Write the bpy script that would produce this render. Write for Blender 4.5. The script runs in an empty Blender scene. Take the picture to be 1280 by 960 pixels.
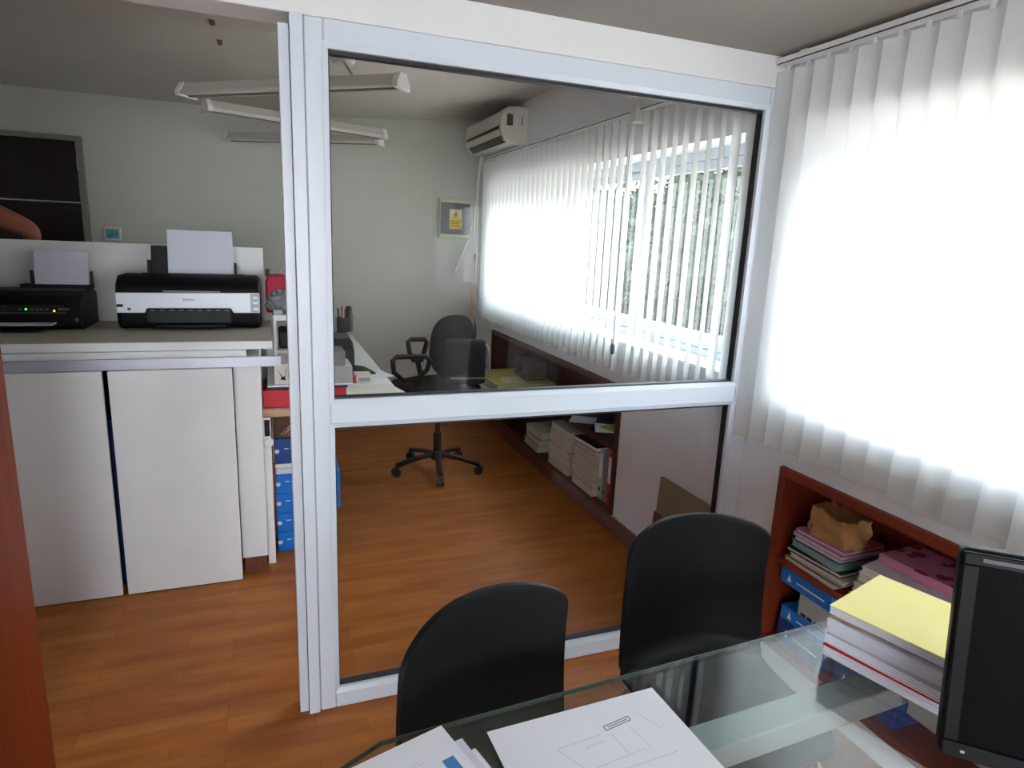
import bpy, bmesh, math, random
from mathutils import Vector, Matrix

# ------------------------------------------------------------------ scene, camera, light, exposure
S = bpy.context.scene
COL = S.collection
rnd = random.Random(7)

cam_d = bpy.data.cameras.new('camera')
cam = bpy.data.objects.new('camera', cam_d)
COL.objects.link(cam)
cam_d.sensor_width = 36.0
cam_d.lens = 800.87 / 1280 * 36
cam_d.clip_start = 0.05
yaw, pitch, roll = math.radians(21.069), math.radians(-12.526), math.radians(2.481)
fwd = Vector((math.sin(yaw) * math.cos(pitch), math.cos(yaw) * math.cos(pitch), math.sin(pitch)))
r0 = Vector((math.cos(yaw), -math.sin(yaw), 0))
u0 = r0.cross(fwd)
right = math.cos(roll) * r0 + math.sin(roll) * u0
up = -math.sin(roll) * r0 + math.cos(roll) * u0
M = Matrix((right, up, -fwd)).transposed().to_4x4()
M.translation = (0, 0, 1.6)
cam.matrix_world = M
S.camera = cam

S.view_settings.view_transform = 'Standard'
S.view_settings.look = 'None'
S.view_settings.gamma = 1
S.view_settings.use_curve_mapping = False
S.view_settings.exposure = 2.2

W = bpy.data.worlds.new('overcast_sky')
S.world = W
W.use_nodes = True
nt = W.node_tree
nt.nodes.clear()
SKY = 3.6
o_ = nt.nodes.new('ShaderNodeOutputWorld')
b_ = nt.nodes.new('ShaderNodeBackground')
b_.inputs['Strength'].default_value = SKY
tc_ = nt.nodes.new('ShaderNodeTexCoord')
sp_ = nt.nodes.new('ShaderNodeSeparateXYZ')
cr_ = nt.nodes.new('ShaderNodeValToRGB')
cr_.color_ramp.elements[0].position = 0.0
cr_.color_ramp.elements[0].color = (0.88, 0.94, 1.0, 1)
cr_.color_ramp.elements[1].position = 0.9
cr_.color_ramp.elements[1].color = (0.74, 0.86, 1.0, 1)
nt.links.new(tc_.outputs['Generated'], sp_.inputs[0])
nt.links.new(sp_.outputs['Z'], cr_.inputs[0])
nt.links.new(cr_.outputs[0], b_.inputs['Color'])
nt.links.new(b_.outputs[0], o_.inputs[0])

S.cycles.max_bounces = 14
S.cycles.diffuse_bounces = 6
S.cycles.glossy_bounces = 4
S.cycles.transmission_bounces = 8
S.cycles.transparent_max_bounces = 16
S.cycles.caustics_reflective = False
S.cycles.caustics_refractive = False
S.cycles.sample_clamp_indirect = 6.0

# ------------------------------------------------------------------ materials
def lin(c):
    return tuple(((v / 255) / 12.92 if v / 255 <= 0.04045 else ((v / 255 + 0.055) / 1.055) ** 2.4) for v in c) + (1.0,)

MATS = {}
def mat(name, rgb, rough=0.5, metal=0.0, spec=0.5, var=0.06, vscale=8.0, bump=0.0, bscale=60.0, emit=0.0, stretch=(1, 1, 1)):
    """plain coloured surface with slight procedural variation"""
    if name in MATS:
        return MATS[name]
    m = bpy.data.materials.new(name)
    m.use_nodes = True
    n = m.node_tree
    p = n.nodes['Principled BSDF']
    p.inputs['Roughness'].default_value = rough
    p.inputs['Metallic'].default_value = metal
    p.inputs['Specular IOR Level'].default_value = spec
    c = lin(rgb)
    tc = n.nodes.new('ShaderNodeTexCoord')
    mp = n.nodes.new('ShaderNodeMapping')
    mp.inputs['Scale'].default_value = stretch
    n.links.new(tc.outputs['Object'], mp.inputs[0])
    if var > 0:
        no = n.nodes.new('ShaderNodeTexNoise')
        no.inputs['Scale'].default_value = vscale
        no.inputs['Detail'].default_value = 3
        n.links.new(mp.outputs[0], no.inputs['Vector'])
        rp = n.nodes.new('ShaderNodeValToRGB')
        rp.color_ramp.elements[0].position = 0.3
        rp.color_ramp.elements[1].position = 0.7
        rp.color_ramp.elements[0].color = tuple(max(0, v * (1 - var)) for v in c[:3]) + (1,)
        rp.color_ramp.elements[1].color = tuple(min(1, v * (1 + var)) for v in c[:3]) + (1,)
        n.links.new(no.outputs['Fac'], rp.inputs[0])
        n.links.new(rp.outputs[0], p.inputs['Base Color'])
    else:
        p.inputs['Base Color'].default_value = c
    if bump > 0:
        nb = n.nodes.new('ShaderNodeTexNoise')
        nb.inputs['Scale'].default_value = bscale
        n.links.new(mp.outputs[0], nb.inputs['Vector'])
        bp = n.nodes.new('ShaderNodeBump')
        bp.inputs['Strength'].default_value = bump
        bp.inputs['Distance'].default_value = 0.01
        n.links.new(nb.outputs['Fac'], bp.inputs['Height'])
        n.links.new(bp.outputs[0], p.inputs['Normal'])
    if emit > 0:
        p.inputs['Emission Color'].default_value = c
        p.inputs['Emission Strength'].default_value = emit
    MATS[name] = m
    return m

def pane_mat(name, tint, ior=1.5, rough=0.0):
    m = bpy.data.materials.new(name)
    m.use_nodes = True
    n = m.node_tree
    n.nodes.clear()
    out = n.nodes.new('ShaderNodeOutputMaterial')
    mix = n.nodes.new('ShaderNodeMixShader')
    tr = n.nodes.new('ShaderNodeBsdfTransparent')
    tr.inputs[0].default_value = tint + (1,)
    gl = n.nodes.new('ShaderNodeBsdfGlossy')
    gl.inputs['Roughness'].default_value = rough
    fr = n.nodes.new('ShaderNodeFresnel')
    ge = n.nodes.new('ShaderNodeNewGeometry')
    mi = n.nodes.new('ShaderNodeMapRange')
    mi.inputs['To Min'].default_value = ior
    mi.inputs['To Max'].default_value = 1.0 / ior
    n.links.new(ge.outputs['Backfacing'], mi.inputs['Value'])
    n.links.new(mi.outputs['Result'], fr.inputs['IOR'])
    n.links.new(fr.outputs[0], mix.inputs[0])
    n.links.new(tr.outputs[0], mix.inputs[1])
    n.links.new(gl.outputs[0], mix.inputs[2])
    n.links.new(mix.outputs[0], out.inputs[0])
    MATS[name] = m
    return m

def fabric_mat(name, rgb, trans=0.5):
    m = bpy.data.materials.new(name)
    m.use_nodes = True
    n = m.node_tree
    n.nodes.clear()
    out = n.nodes.new('ShaderNodeOutputMaterial')
    mix = n.nodes.new('ShaderNodeMixShader')
    mix.inputs[0].default_value = trans
    df = n.nodes.new('ShaderNodeBsdfDiffuse')
    tl = n.nodes.new('ShaderNodeBsdfTranslucent')
    tc = n.nodes.new('ShaderNodeTexCoord')
    no = n.nodes.new('ShaderNodeTexNoise')
    no.inputs['Scale'].default_value = 240
    n.links.new(tc.outputs['Object'], no.inputs['Vector'])
    c = lin(rgb)
    rp = n.nodes.new('ShaderNodeValToRGB')
    rp.color_ramp.elements[0].color = tuple(v * 0.95 for v in c[:3]) + (1,)
    rp.color_ramp.elements[1].color = c
    n.links.new(no.outputs['Fac'], rp.inputs[0])
    n.links.new(rp.outputs[0], df.inputs[0])
    n.links.new(rp.outputs[0], tl.inputs[0])
    n.links.new(df.outputs[0], mix.inputs[1])
    n.links.new(tl.outputs[0], mix.inputs[2])
    n.links.new(mix.outputs[0], out.inputs[0])
    MATS[name] = m
    return m

def floor_mat():
    m = bpy.data.materials.new('laminate_floor')
    m.use_nodes = True
    n = m.node_tree
    p = n.nodes['Principled BSDF']
    p.inputs['Roughness'].default_value = 0.38
    p.inputs['Specular IOR Level'].default_value = 0.22
    tc = n.nodes.new('ShaderNodeTexCoord')
    br = n.nodes.new('ShaderNodeTexBrick')
    br.offset = 0.37
    br.offset_frequency = 3
    br.inputs['Color1'].default_value = lin((162, 94, 42))
    br.inputs['Color2'].default_value = lin((176, 108, 52))
    br.inputs['Mortar'].default_value = lin((147, 85, 38))
    br.inputs['Scale'].default_value = 1.0
    br.inputs['Mortar Size'].default_value = 0.0012
    br.inputs['Mortar Smooth'].default_value = 0.3
    br.inputs['Brick Width'].default_value = 0.44
    br.inputs['Row Height'].default_value = 0.066
    n.links.new(tc.outputs['Object'], br.inputs['Vector'])
    mp = n.nodes.new('ShaderNodeMapping')
    mp.inputs['Scale'].default_value = (1.5, 9, 1)
    n.links.new(tc.outputs['Object'], mp.inputs[0])
    no = n.nodes.new('ShaderNodeTexNoise')
    no.inputs['Scale'].default_value = 1.6
    no.inputs['Detail'].default_value = 6
    no.inputs['Distortion'].default_value = 0.6
    n.links.new(mp.outputs[0], no.inputs['Vector'])
    rp = n.nodes.new('ShaderNodeValToRGB')
    rp.color_ramp.elements[0].position = 0.3
    rp.color_ramp.elements[0].color = (0.70, 0.64, 0.58, 1)
    rp.color_ramp.elements[1].position = 0.62
    rp.color_ramp.elements[1].color = (1.06, 1.04, 1.0, 1)
    n.links.new(no.outputs['Fac'], rp.inputs[0])
    mx = n.nodes.new('ShaderNodeMix')
    mx.data_type = 'RGBA'
    mx.blend_type = 'MULTIPLY'
    mx.inputs[0].default_value = 0.9
    n.links.new(br.outputs['Color'], mx.inputs[6])
    n.links.new(rp.outputs[0], mx.inputs[7])
    n.links.new(mx.outputs[2], p.inputs['Base Color'])
    MATS['laminate_floor'] = m
    return m

def floral_mat():
    m = bpy.data.materials.new('pink_floral_cover')
    m.use_nodes = True
    n = m.node_tree
    p = n.nodes['Principled BSDF']
    p.inputs['Roughness'].default_value = 0.4
    tc = n.nodes.new('ShaderNodeTexCoord')
    vo = n.nodes.new('ShaderNodeTexVoronoi')
    vo.inputs['Scale'].default_value = 17
    n.links.new(tc.outputs['Object'], vo.inputs['Vector'])
    rp = n.nodes.new('ShaderNodeValToRGB')
    rp.color_ramp.interpolation = 'CONSTANT'
    rp.color_ramp.elements[0].color = lin((150, 30, 70))
    rp.color_ramp.elements[1].position = 0.36
    rp.color_ramp.elements[1].color = lin((222, 150, 180))
    n.links.new(vo.outputs['Distance'], rp.inputs[0])
    n.links.new(rp.outputs[0], p.inputs['Base Color'])
    MATS['pink_floral_cover'] = m
    return m

def wood_mat(name, rgb, axis='z', spec=0.4):
    st = {'x': (1.5, 14, 14), 'y': (14, 1.5, 14), 'z': (14, 14, 1.5)}[axis]
    return mat(name, rgb, rough=0.45, spec=spec, var=0.18, vscale=2.0, stretch=st)

M_floor = floor_mat()
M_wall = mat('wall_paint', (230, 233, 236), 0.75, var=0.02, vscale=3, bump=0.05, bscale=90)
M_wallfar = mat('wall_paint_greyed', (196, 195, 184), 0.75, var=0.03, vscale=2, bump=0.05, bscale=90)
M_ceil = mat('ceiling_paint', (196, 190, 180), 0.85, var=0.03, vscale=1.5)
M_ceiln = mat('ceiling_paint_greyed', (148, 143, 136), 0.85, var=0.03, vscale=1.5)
M_beam = mat('beam_paint', (214, 214, 212), 0.6, var=0.01)
M_alu = mat('white_aluminium', (200, 207, 215), 0.32, var=0.01)
M_gask = mat('black_rubber', (22, 22, 26), 0.6, var=0.02)
M_pane = pane_mat('clear_pane', (0.955, 0.965, 0.96), 1.45)
M_wpane = pane_mat('window_pane', (0.97, 0.975, 0.975), 1.45)
M_desk_glass = pane_mat('desk_glass', (0.84, 0.88, 0.86), 1.55)
M_glass_edge = mat('glass_edge_green', (70, 92, 84), 0.2, var=0.02)
M_slat = fabric_mat('blind_fabric', (243, 244, 242), 0.56)
M_rail = mat('blind_rail_white', (225, 225, 224), 0.4, var=0.01)
M_gap = mat('rail_shadow_gap', (60, 62, 62), 0.6, var=0.02)
M_white_plastic = mat('white_plastic', (220, 220, 214), 0.4, var=0.02)
M_acw = mat('air_conditioner_plastic', (214, 212, 200), 0.45, var=0.02)
M_dark = mat('dark_slot', (40, 38, 36), 0.6, var=0.03)
M_greydark = mat('grey_plate', (84, 86, 92), 0.5, var=0.03)
M_counter = mat('counter_laminate', (225, 225, 224), 0.5, var=0.02)
M_countertop = mat('counter_top_laminate', (186, 178, 166), 0.45, var=0.05, vscale=20)
M_steel = mat('brushed_aluminium', (182, 184, 194), 0.35, 0.35, var=0.03, stretch=(1, 30, 30))
M_black = mat('black_plastic', (13, 13, 15), 0.45, spec=0.18, var=0.04)
M_blackm = mat('black_matte', (16, 16, 18), 0.6, var=0.05)
M_chair = mat('black_chair_shell', (17, 18, 20), 0.5, spec=0.22, var=0.05, bump=0.04, bscale=400)
M_fabric = mat('black_upholstery', (17, 18, 21), 0.9, var=0.1, bump=0.1, bscale=300)
M_chrome = mat('chrome', (210, 212, 214), 0.12, 1.0, var=0.0)
M_silver = mat('silver_plastic', (232, 236, 244), 0.3, 0.0, var=0.01)
M_grey = mat('mid_grey_plastic', (120, 122, 126), 0.45, var=0.03)
M_lgrey = mat('light_grey', (176, 178, 176), 0.5, var=0.03)
M_paper = mat('white_paper', (232, 234, 240), 0.7, var=0.01)
M_paper2 = mat('cool_white_paper', (214, 216, 230), 0.7, var=0.02)
M_paper3 = mat('off_white_paper', (206, 200, 186), 0.7, var=0.03)
M_ink = mat('grey_ink', (140, 142, 150), 0.7, var=0.0)
M_inkl = mat('faint_ink', (212, 214, 222), 0.7, var=0.0)
M_inkblue = mat('blue_ink', (70, 130, 190), 0.7, var=0.0)
M_yellow = mat('yellow_card', (250, 236, 150), 0.6, var=0.015)
M_olive = mat('yellow_olive_card', (178, 172, 84), 0.6, var=0.05)
M_red = mat('red_card', (196, 22, 36), 0.4, var=0.05)
M_crimson = mat('crimson_fabric', (190, 40, 70), 0.7, var=0.08)
M_blue = mat('blue_ream_wrap', (8, 118, 208), 0.4, var=0.08)
M_dblue = mat('deep_blue_wrap', (10, 60, 130), 0.4, var=0.1)
M_navy = mat('navy_cover', (24, 28, 58), 0.5, var=0.05)
M_teal = mat('teal_folder', (130, 170, 164), 0.55, var=0.03)
M_pink = mat('pink_folder', (206, 130, 160), 0.5, var=0.03)
M_kraft = mat('kraft_paper', (182, 138, 88), 0.75, var=0.1, vscale=14)
M_brownbox = mat('dark_brown_card', (78, 54, 34), 0.7, var=0.2, vscale=30)
M_beige = mat('beige_edging', (206, 168, 128), 0.55, var=0.06)
M_bwood = wood_mat('reddish_bookcase_wood', (128, 50, 26), 'y')
M_bwoodz = wood_mat('reddish_bookcase_wood_upright', (128, 50, 26), 'z')
M_skirt = wood_mat('skirting_wood', (104, 54, 38), 'y')
M_doorwood = wood_mat('orange_brown_door_wood', (116, 44, 14), 'z', 0.15)
M_doorblack = wood_mat('black_brown_door_wood', (26, 15, 13), 'x')
M_frame = mat('door_frame_grey', (128, 124, 116), 0.6, var=0.03)
M_cream = mat('cream_plastic', (206, 204, 168), 0.5, var=0.02)
M_stick = mat('yellow_sticker', (226, 182, 30), 0.5, var=0.02)
M_orange = mat('orange_handle', (222, 130, 100), 0.5, var=0.05)
M_taupe = mat('taupe_board', (140, 124, 100), 0.7, var=0.06, vscale=5)
M_tealpic = mat('teal_print', (90, 160, 176), 0.5, var=0.5, vscale=30)
M_skin = mat('skin', (150, 86, 64), 0.55, var=0.05)
M_shirt = mat('grey_shirt_cloth', (128, 126, 122), 0.9, var=0.05)
M_trouser = mat('dark_trousers_cloth', (40, 42, 52), 0.9, var=0.05)
M_hair = mat('dark_hair', (30, 22, 18), 0.7, var=0.2, vscale=60)
M_tube = mat('fluorescent_tube_off', (226, 226, 216), 0.3, var=0.01)
M_fix = mat('fixture_grey_white', (196, 190, 182), 0.45, var=0.02)
M_fixd = mat('fixture_underside', (120, 108, 98), 0.5, var=0.03)
M_leaf = mat('tree_leaf', (47, 53, 41), 0.8, spec=0.1, var=0.25, vscale=3)
M_bark = mat('tree_bark', (90, 74, 58), 0.9, var=0.2)
M_grass = mat('outdoor_ground', (130, 134, 112), 0.9, var=0.2, vscale=1)
M_render = mat('outdoor_wall_render', (214, 200, 192), 0.8, var=0.05)
M_brownmark = mat('brown_clip', (104, 72, 46), 0.6, var=0.05)
M_green_led = mat('green_led', (60, 255, 60), 0.4, var=0, emit=2.0)
M_amber_led = mat('amber_led', (255, 150, 40), 0.4, var=0, emit=2.5)
M_floral = floral_mat()

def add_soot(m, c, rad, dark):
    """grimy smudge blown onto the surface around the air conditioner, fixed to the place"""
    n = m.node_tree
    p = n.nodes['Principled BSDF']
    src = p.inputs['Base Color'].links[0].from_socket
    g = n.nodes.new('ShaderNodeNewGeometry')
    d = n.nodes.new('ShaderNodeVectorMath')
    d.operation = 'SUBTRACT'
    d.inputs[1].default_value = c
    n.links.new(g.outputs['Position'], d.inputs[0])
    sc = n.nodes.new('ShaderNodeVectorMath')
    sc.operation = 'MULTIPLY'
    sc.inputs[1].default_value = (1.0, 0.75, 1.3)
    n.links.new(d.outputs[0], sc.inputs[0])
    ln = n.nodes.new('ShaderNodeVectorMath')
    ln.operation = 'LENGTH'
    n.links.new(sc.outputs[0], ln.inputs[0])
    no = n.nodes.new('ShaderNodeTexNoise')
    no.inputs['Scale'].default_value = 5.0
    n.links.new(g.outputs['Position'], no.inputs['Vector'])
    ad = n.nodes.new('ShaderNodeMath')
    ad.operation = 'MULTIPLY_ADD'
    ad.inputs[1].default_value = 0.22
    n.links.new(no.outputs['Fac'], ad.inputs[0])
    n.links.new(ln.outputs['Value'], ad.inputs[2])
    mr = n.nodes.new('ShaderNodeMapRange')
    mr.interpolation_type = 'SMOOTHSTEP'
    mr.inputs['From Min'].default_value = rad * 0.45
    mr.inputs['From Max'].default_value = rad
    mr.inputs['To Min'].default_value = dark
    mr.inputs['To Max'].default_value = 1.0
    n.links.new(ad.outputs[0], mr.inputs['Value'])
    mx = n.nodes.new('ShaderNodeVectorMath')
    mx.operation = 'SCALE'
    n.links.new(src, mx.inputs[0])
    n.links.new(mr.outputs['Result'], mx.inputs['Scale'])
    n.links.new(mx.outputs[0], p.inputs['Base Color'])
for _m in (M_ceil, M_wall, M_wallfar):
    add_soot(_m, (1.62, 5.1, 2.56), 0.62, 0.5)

# ------------------------------------------------------------------ mesh helpers
ORIG = {}          # world-space origin of every root / part

class MB:
    def __init__(self):
        self.bm = bmesh.new()
    def xf(self, verts, loc=(0, 0, 0), rot=None):
        m = Matrix.Translation(loc)
        if rot is not None:
            m = m @ rot
        bmesh.ops.transform(self.bm, matrix=m, verts=verts)
    def box(self, x0, x1, y0, y1, z0, z1, rotz=0.0, piv=None, rot=None):
        v = [self.bm.verts.new((x, y, z)) for x in (x0, x1) for y in (y0, y1) for z in (z0, z1)]
        for f in ((0, 1, 3, 2), (4, 6, 7, 5), (0, 4, 5, 1), (2, 3, 7, 6), (0, 2, 6, 4), (1, 5, 7, 3)):
            self.bm.faces.new([v[i] for i in f])
        r = rot if rot is not None else (Matrix.Rotation(rotz, 4, 'Z') if rotz else None)
        if r is not None:
            p = Vector(piv if piv is not None else ((x0 + x1) / 2, (y0 + y1) / 2, (z0 + z1) / 2))
            bmesh.ops.transform(self.bm, matrix=Matrix.Translation(p) @ r @ Matrix.Translation(-p), verts=v)
        return self
    def cyl(self, p0, p1, r0, r1=None, seg=16, caps=True):
        r1 = r0 if r1 is None else r1
        p0, p1 = Vector(p0), Vector(p1)
        d = (p1 - p0)
        q = d.to_track_quat('Z', 'Y')
        rings = []
        for p, r in ((p0, r0), (p1, r1)):
            rings.append([self.bm.verts.new(p + q @ Vector((r * math.cos(2 * math.pi * i / seg), r * math.sin(2 * math.pi * i / seg), 0))) for i in range(seg)])
        for i in range(seg):
            j = (i + 1) % seg
            self.bm.faces.new((rings[0][i], rings[0][j], rings[1][j], rings[1][i]))
        if caps:
            self.bm.faces.new(rings[0][::-1])
            self.bm.faces.new(rings[1])
        return self
    def tube(self, pts, r, seg=10, closed=False, flat=1.0):
        pts = [Vector(p) for p in pts]
        n = len(pts)
        rings = []
        prev = None
        for i, p in enumerate(pts):
            a = pts[(i - 1) % n] if (closed or i > 0) else p
            b = pts[(i + 1) % n] if (closed or i < n - 1) else p
            t = (b - a).normalized()
            if prev is None:
                ref = Vector((0, 0, 1)) if abs(t.z) < 0.9 else Vector((1, 0, 0))
                nx = t.cross(ref).normalized()
            else:
                nx = (prev - t * prev.dot(t)).normalized()
            prev = nx
            ny = t.cross(nx)
            rings.append([self.bm.verts.new(p + r * (math.cos(2 * math.pi * k / seg) * nx + flat * math.sin(2 * math.pi * k / seg) * ny)) for k in range(seg)])
        m = n if closed else n - 1
        for i in range(m):
            A, B = rings[i], rings[(i + 1) % n]
            for k in range(seg):
                l = (k + 1) % seg
                self.bm.faces.new((A[k], A[l], B[l], B[k]))
        if not closed:
            self.bm.faces.new(rings[0][::-1])
            self.bm.faces.new(rings[-1])
        return self
    def prism(self, poly, axis, a0, a1):
        """extrude a polygon along an axis; poly points are the two other coords in xyz order"""
        def P(u, v, a):
            return {'x': (a, u, v), 'y': (u, a, v), 'z': (u, v, a)}[axis]
        A = [self.bm.verts.new(P(u, v, a0)) for u, v in poly]
        B = [self.bm.verts.new(P(u, v, a1)) for u, v in poly]
        n = len(poly)
        for i in range(n):
            j = (i + 1) % n
            self.bm.faces.new((A[i], A[j], B[j], B[i]))
        self.bm.faces.new(A[::-1])
        self.bm.faces.new(B)
        return self
    def lathe(self, prof, c=(0, 0, 0), seg=20):
        rings = []
        for r, z in prof:
            rings.append([self.bm.verts.new((c[0] + r * math.cos(2 * math.pi * k / seg), c[1] + r * math.sin(2 * math.pi * k / seg), c[2] + z)) for k in range(seg)])
        for A, B in zip(rings, rings[1:]):
            for k in range(seg):
                l = (k + 1) % seg
                self.bm.faces.new((A[k], A[l], B[l], B[k]))
        self.bm.faces.new(rings[0][::-1])
        self.bm.faces.new(rings[-1])
        return self
    def grid(self, fn, nu, nv):
        g = [[self.bm.verts.new(fn(i / nu, j / nv)) for j in range(nv + 1)] for i in range(nu + 1)]
        for i in range(nu):
            for j in range(nv):
                self.bm.faces.new((g[i][j], g[i + 1][j], g[i + 1][j + 1], g[i][j + 1]))
        return self
    def quad(self, pts):
        self.bm.faces.new([self.bm.verts.new(p) for p in pts])
        return self
    def ellipsoid(self, c, r, seg=16, rings=10):
        res = bmesh.ops.create_uvsphere(self.bm, u_segments=seg, v_segments=rings, radius=1)
        bmesh.ops.transform(self.bm, matrix=Matrix.Translation(c) @ Matrix.Diagonal((r[0], r[1], r[2], 1)), verts=res['verts'])
        return self
    def build(self, name, m, parent=None, bevel=0.0, bseg=2, local=False, solid=0.0, sub=0, smooth=True, ang=40):
        bmesh.ops.recalc_face_normals(self.bm, faces=self.bm.faces)
        o = Vector((0, 0, 0))
        if not local:
            if parent is not None:
                o = ORIG[parent.name]
            else:
                xs = [v.co for v in self.bm.verts]
                lo = Vector([min(c[i] for c in xs) for i in range(3)])
                hi = Vector([max(c[i] for c in xs) for i in range(3)])
                o = Vector(((lo.x + hi.x) / 2, (lo.y + hi.y) / 2, lo.z))
            bmesh.ops.translate(self.bm, verts=self.bm.verts, vec=-o)
        me = bpy.data.meshes.new(name)
        self.bm.to_mesh(me)
        self.bm.free()
        if smooth:
            for p in me.polygons:
                p.use_smooth = True
            me.set_sharp_from_angle(angle=math.radians(ang))
        me.materials.append(m)
        ob = bpy.data.objects.new(name, me)
        COL.objects.link(ob)
        if parent is not None:
            ob.parent = parent
        elif not local:
            ob.location = o
        ORIG[ob.name] = o
        if solid:
            k = ob.modifiers.new('thickness', 'SOLIDIFY')
            k.thickness = solid
            k.offset = 0
        if bevel:
            k = ob.modifiers.new('bevel', 'BEVEL')
            k.width = bevel
            k.segments = bseg
            k.limit_method = 'ANGLE'
            k.angle_limit = math.radians(40)
        if sub:
            k = ob.modifiers.new('subdivision', 'SUBSURF')
            k.levels = sub
            k.render_levels = sub
        return ob

def tag(o, label=None, cat=None, group=None, kind=None):
    if label: o['label'] = label
    if cat: o['category'] = cat
    if group: o['group'] = group
    if kind: o['kind'] = kind
    return o

def thing(name, label, cat, loc=(0, 0, 0), rotz=0.0, group=None, kind=None):
    o = bpy.data.objects.new(name, None)
    o.empty_display_size = 0.1
    COL.objects.link(o)
    o.location = loc
    o.rotation_euler = (0, 0, rotz)
    ORIG[o.name] = Vector(loc)
    tag(o, label, cat, group, kind)
    return o

def struct(o):
    o['kind'] = 'structure'
    return o

def one(mb, name, m, label, cat, group=None, **k):
    return tag(mb.build(name, m, None, **k), label, cat, group)

def copy_tree(o, parent=None):
    c = o.copy()
    COL.objects.link(c)
    c.parent = parent
    ORIG[c.name] = ORIG[o.name].copy()
    for ch in list(o.children):
        copy_tree(ch, c)
    return c

def lettering(text, size, m, parent, loc, rot, name='lettering', depth=0.0004):
    """real text turned into a mesh; loc/rot in the parent's local space"""
    cu = bpy.data.curves.new(name, 'FONT')
    cu.body = text
    cu.size = size
    cu.extrude = depth
    cu.align_x = 'CENTER'
    cu.align_y = 'CENTER'
    t = bpy.data.objects.new(name + '_curve', cu)
    COL.objects.link(t)
    dg = bpy.context.evaluated_depsgraph_get()
    me = bpy.data.meshes.new_from_object(t.evaluated_get(dg))
    bpy.data.objects.remove(t)
    bpy.data.curves.remove(cu)
    me.materials.clear()
    me.materials.append(m)
    ob = bpy.data.objects.new(name, me)
    COL.objects.link(ob)
    ob.parent = parent
    ob.location = loc
    ob.rotation_euler = rot
    return ob

# ------------------------------------------------------------------ room shell
XW = 1.79          # inner face of the window wall
TW = 0.30          # its thickness
YB = 5.65          # back wall
YP = 1.99          # front face of the glass partition
YR = -3.4          # wall behind the viewpoint
XL = -2.3

struct(MB().box(XL - 0.15, XW + TW, YR - 0.15, YB + 0.15, -0.12, 0).build('floor', M_floor, smooth=False))

def holed_wall(name, x0, x1, y0, y1, z0, z1, holes, m):
    ys = sorted({y0, y1} | {h[0] for h in holes} | {h[1] for h in holes})
    zs = sorted({z0, z1} | {h[2] for h in holes} | {h[3] for h in holes})
    mb = MB()
    vd = {}
    def inside(yc, zc):
        return any(h[0] < yc < h[1] and h[2] < zc < h[3] for h in holes)
    cells = {(i, j): not inside((ys[i] + ys[i + 1]) / 2, (zs[j] + zs[j + 1]) / 2) for i in range(len(ys) - 1) for j in range(len(zs) - 1)}
    def V(x, y, z):
        k = (x, y, z)
        if k not in vd:
            vd[k] = mb.bm.verts.new(k)
        return vd[k]
    for (i, j), on in cells.items():
        if not on:
            continue
        a, b, c, d = ys[i], ys[i + 1], zs[j], zs[j + 1]
        mb.bm.faces.new((V(x0, a, c), V(x0, a, d), V(x0, b, d), V(x0, b, c)))
        mb.bm.faces.new((V(x1, a, c), V(x1, b, c), V(x1, b, d), V(x1, a, d)))
        for (di, dj), q in (((-1, 0), ((a, c), (a, d))), ((1, 0), ((b, c), (b, d))), ((0, -1), ((a, c), (b, c))), ((0, 1), ((a, d), (b, d)))):
            if not cells.get((i + di, j + dj), False):
                (ya, za), (yb, zb) = q
                mb.bm.faces.new((V(x0, ya, za), V(x1, ya, za), V(x1, yb, zb), V(x0, yb, zb)))
    return struct(mb.build(name, m, smooth=False))

WF = (2.16, 5.24, 1.08, 2.06)       # far window opening
WN = (-3.1, 1.84, 1.06, 2.02)      # near window opening
NF = (2.96, 5.15, 0.10, 0.86)       # far niche
NN = (0.25, 1.775, 0.10, 0.822)     # near niche
holed_wall('wall_right', XW, XW + TW, YR, YB, 0, 2.75, [WF, WN, NF, NN], M_wall)
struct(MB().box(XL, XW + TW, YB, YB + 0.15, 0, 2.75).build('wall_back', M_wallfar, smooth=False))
struct(MB().box(XL - 0.15, XL, YR, YB + 0.15, 0, 2.75).build('wall_left', M_wall, smooth=False))
WR = (-2.15, 0.5, 0.55, 2.2)        # unseen window added behind the viewpoint for fill light: x range, z range
rw = MB()
rw.box(XL - 0.15, WR[0], YR - 0.15, YR, 0, 2.75)
rw.box(WR[1], XW + TW, YR - 0.15, YR, 0, 2.75)
rw.box(WR[0], WR[1], YR - 0.15, YR, 0, WR[2])
rw.box(WR[0], WR[1], YR - 0.15, YR, WR[3], 2.75)
struct(rw.build('wall_rear', M_wall, smooth=False))
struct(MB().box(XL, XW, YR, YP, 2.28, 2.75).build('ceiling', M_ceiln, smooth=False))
# far room ceiling: flat, then rising towards the windows
def zc(x):
    return 2.50 if x < 0.3 else 2.50 + (x - 0.3) * (2.60 - 2.50) / (XW - 0.3)
cm = MB()
prof = [(XL, zc(XL)), (0.1, 2.50), (0.45, zc(0.45)), (1.55, zc(1.55)), (XW, 2.595), (XW, 2.75), (XL, 2.75)]
cm.prism(prof, 'y', YP + 0.13, YB)
struct(cm.build('ceiling_far', M_ceil, smooth=True, ang=25))
# header beam over partition and doorway, and solid wall beside the door
struct(MB().box(XL, XW, YP, YP + 0.13, 2.175, 2.75).build('trim_1', M_beam, smooth=False, bevel=0.003))
struct(MB().box(XL, -0.72, YP, YP + 0.10, 0, 2.175).build('wall_front', M_wall, smooth=False))
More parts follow.
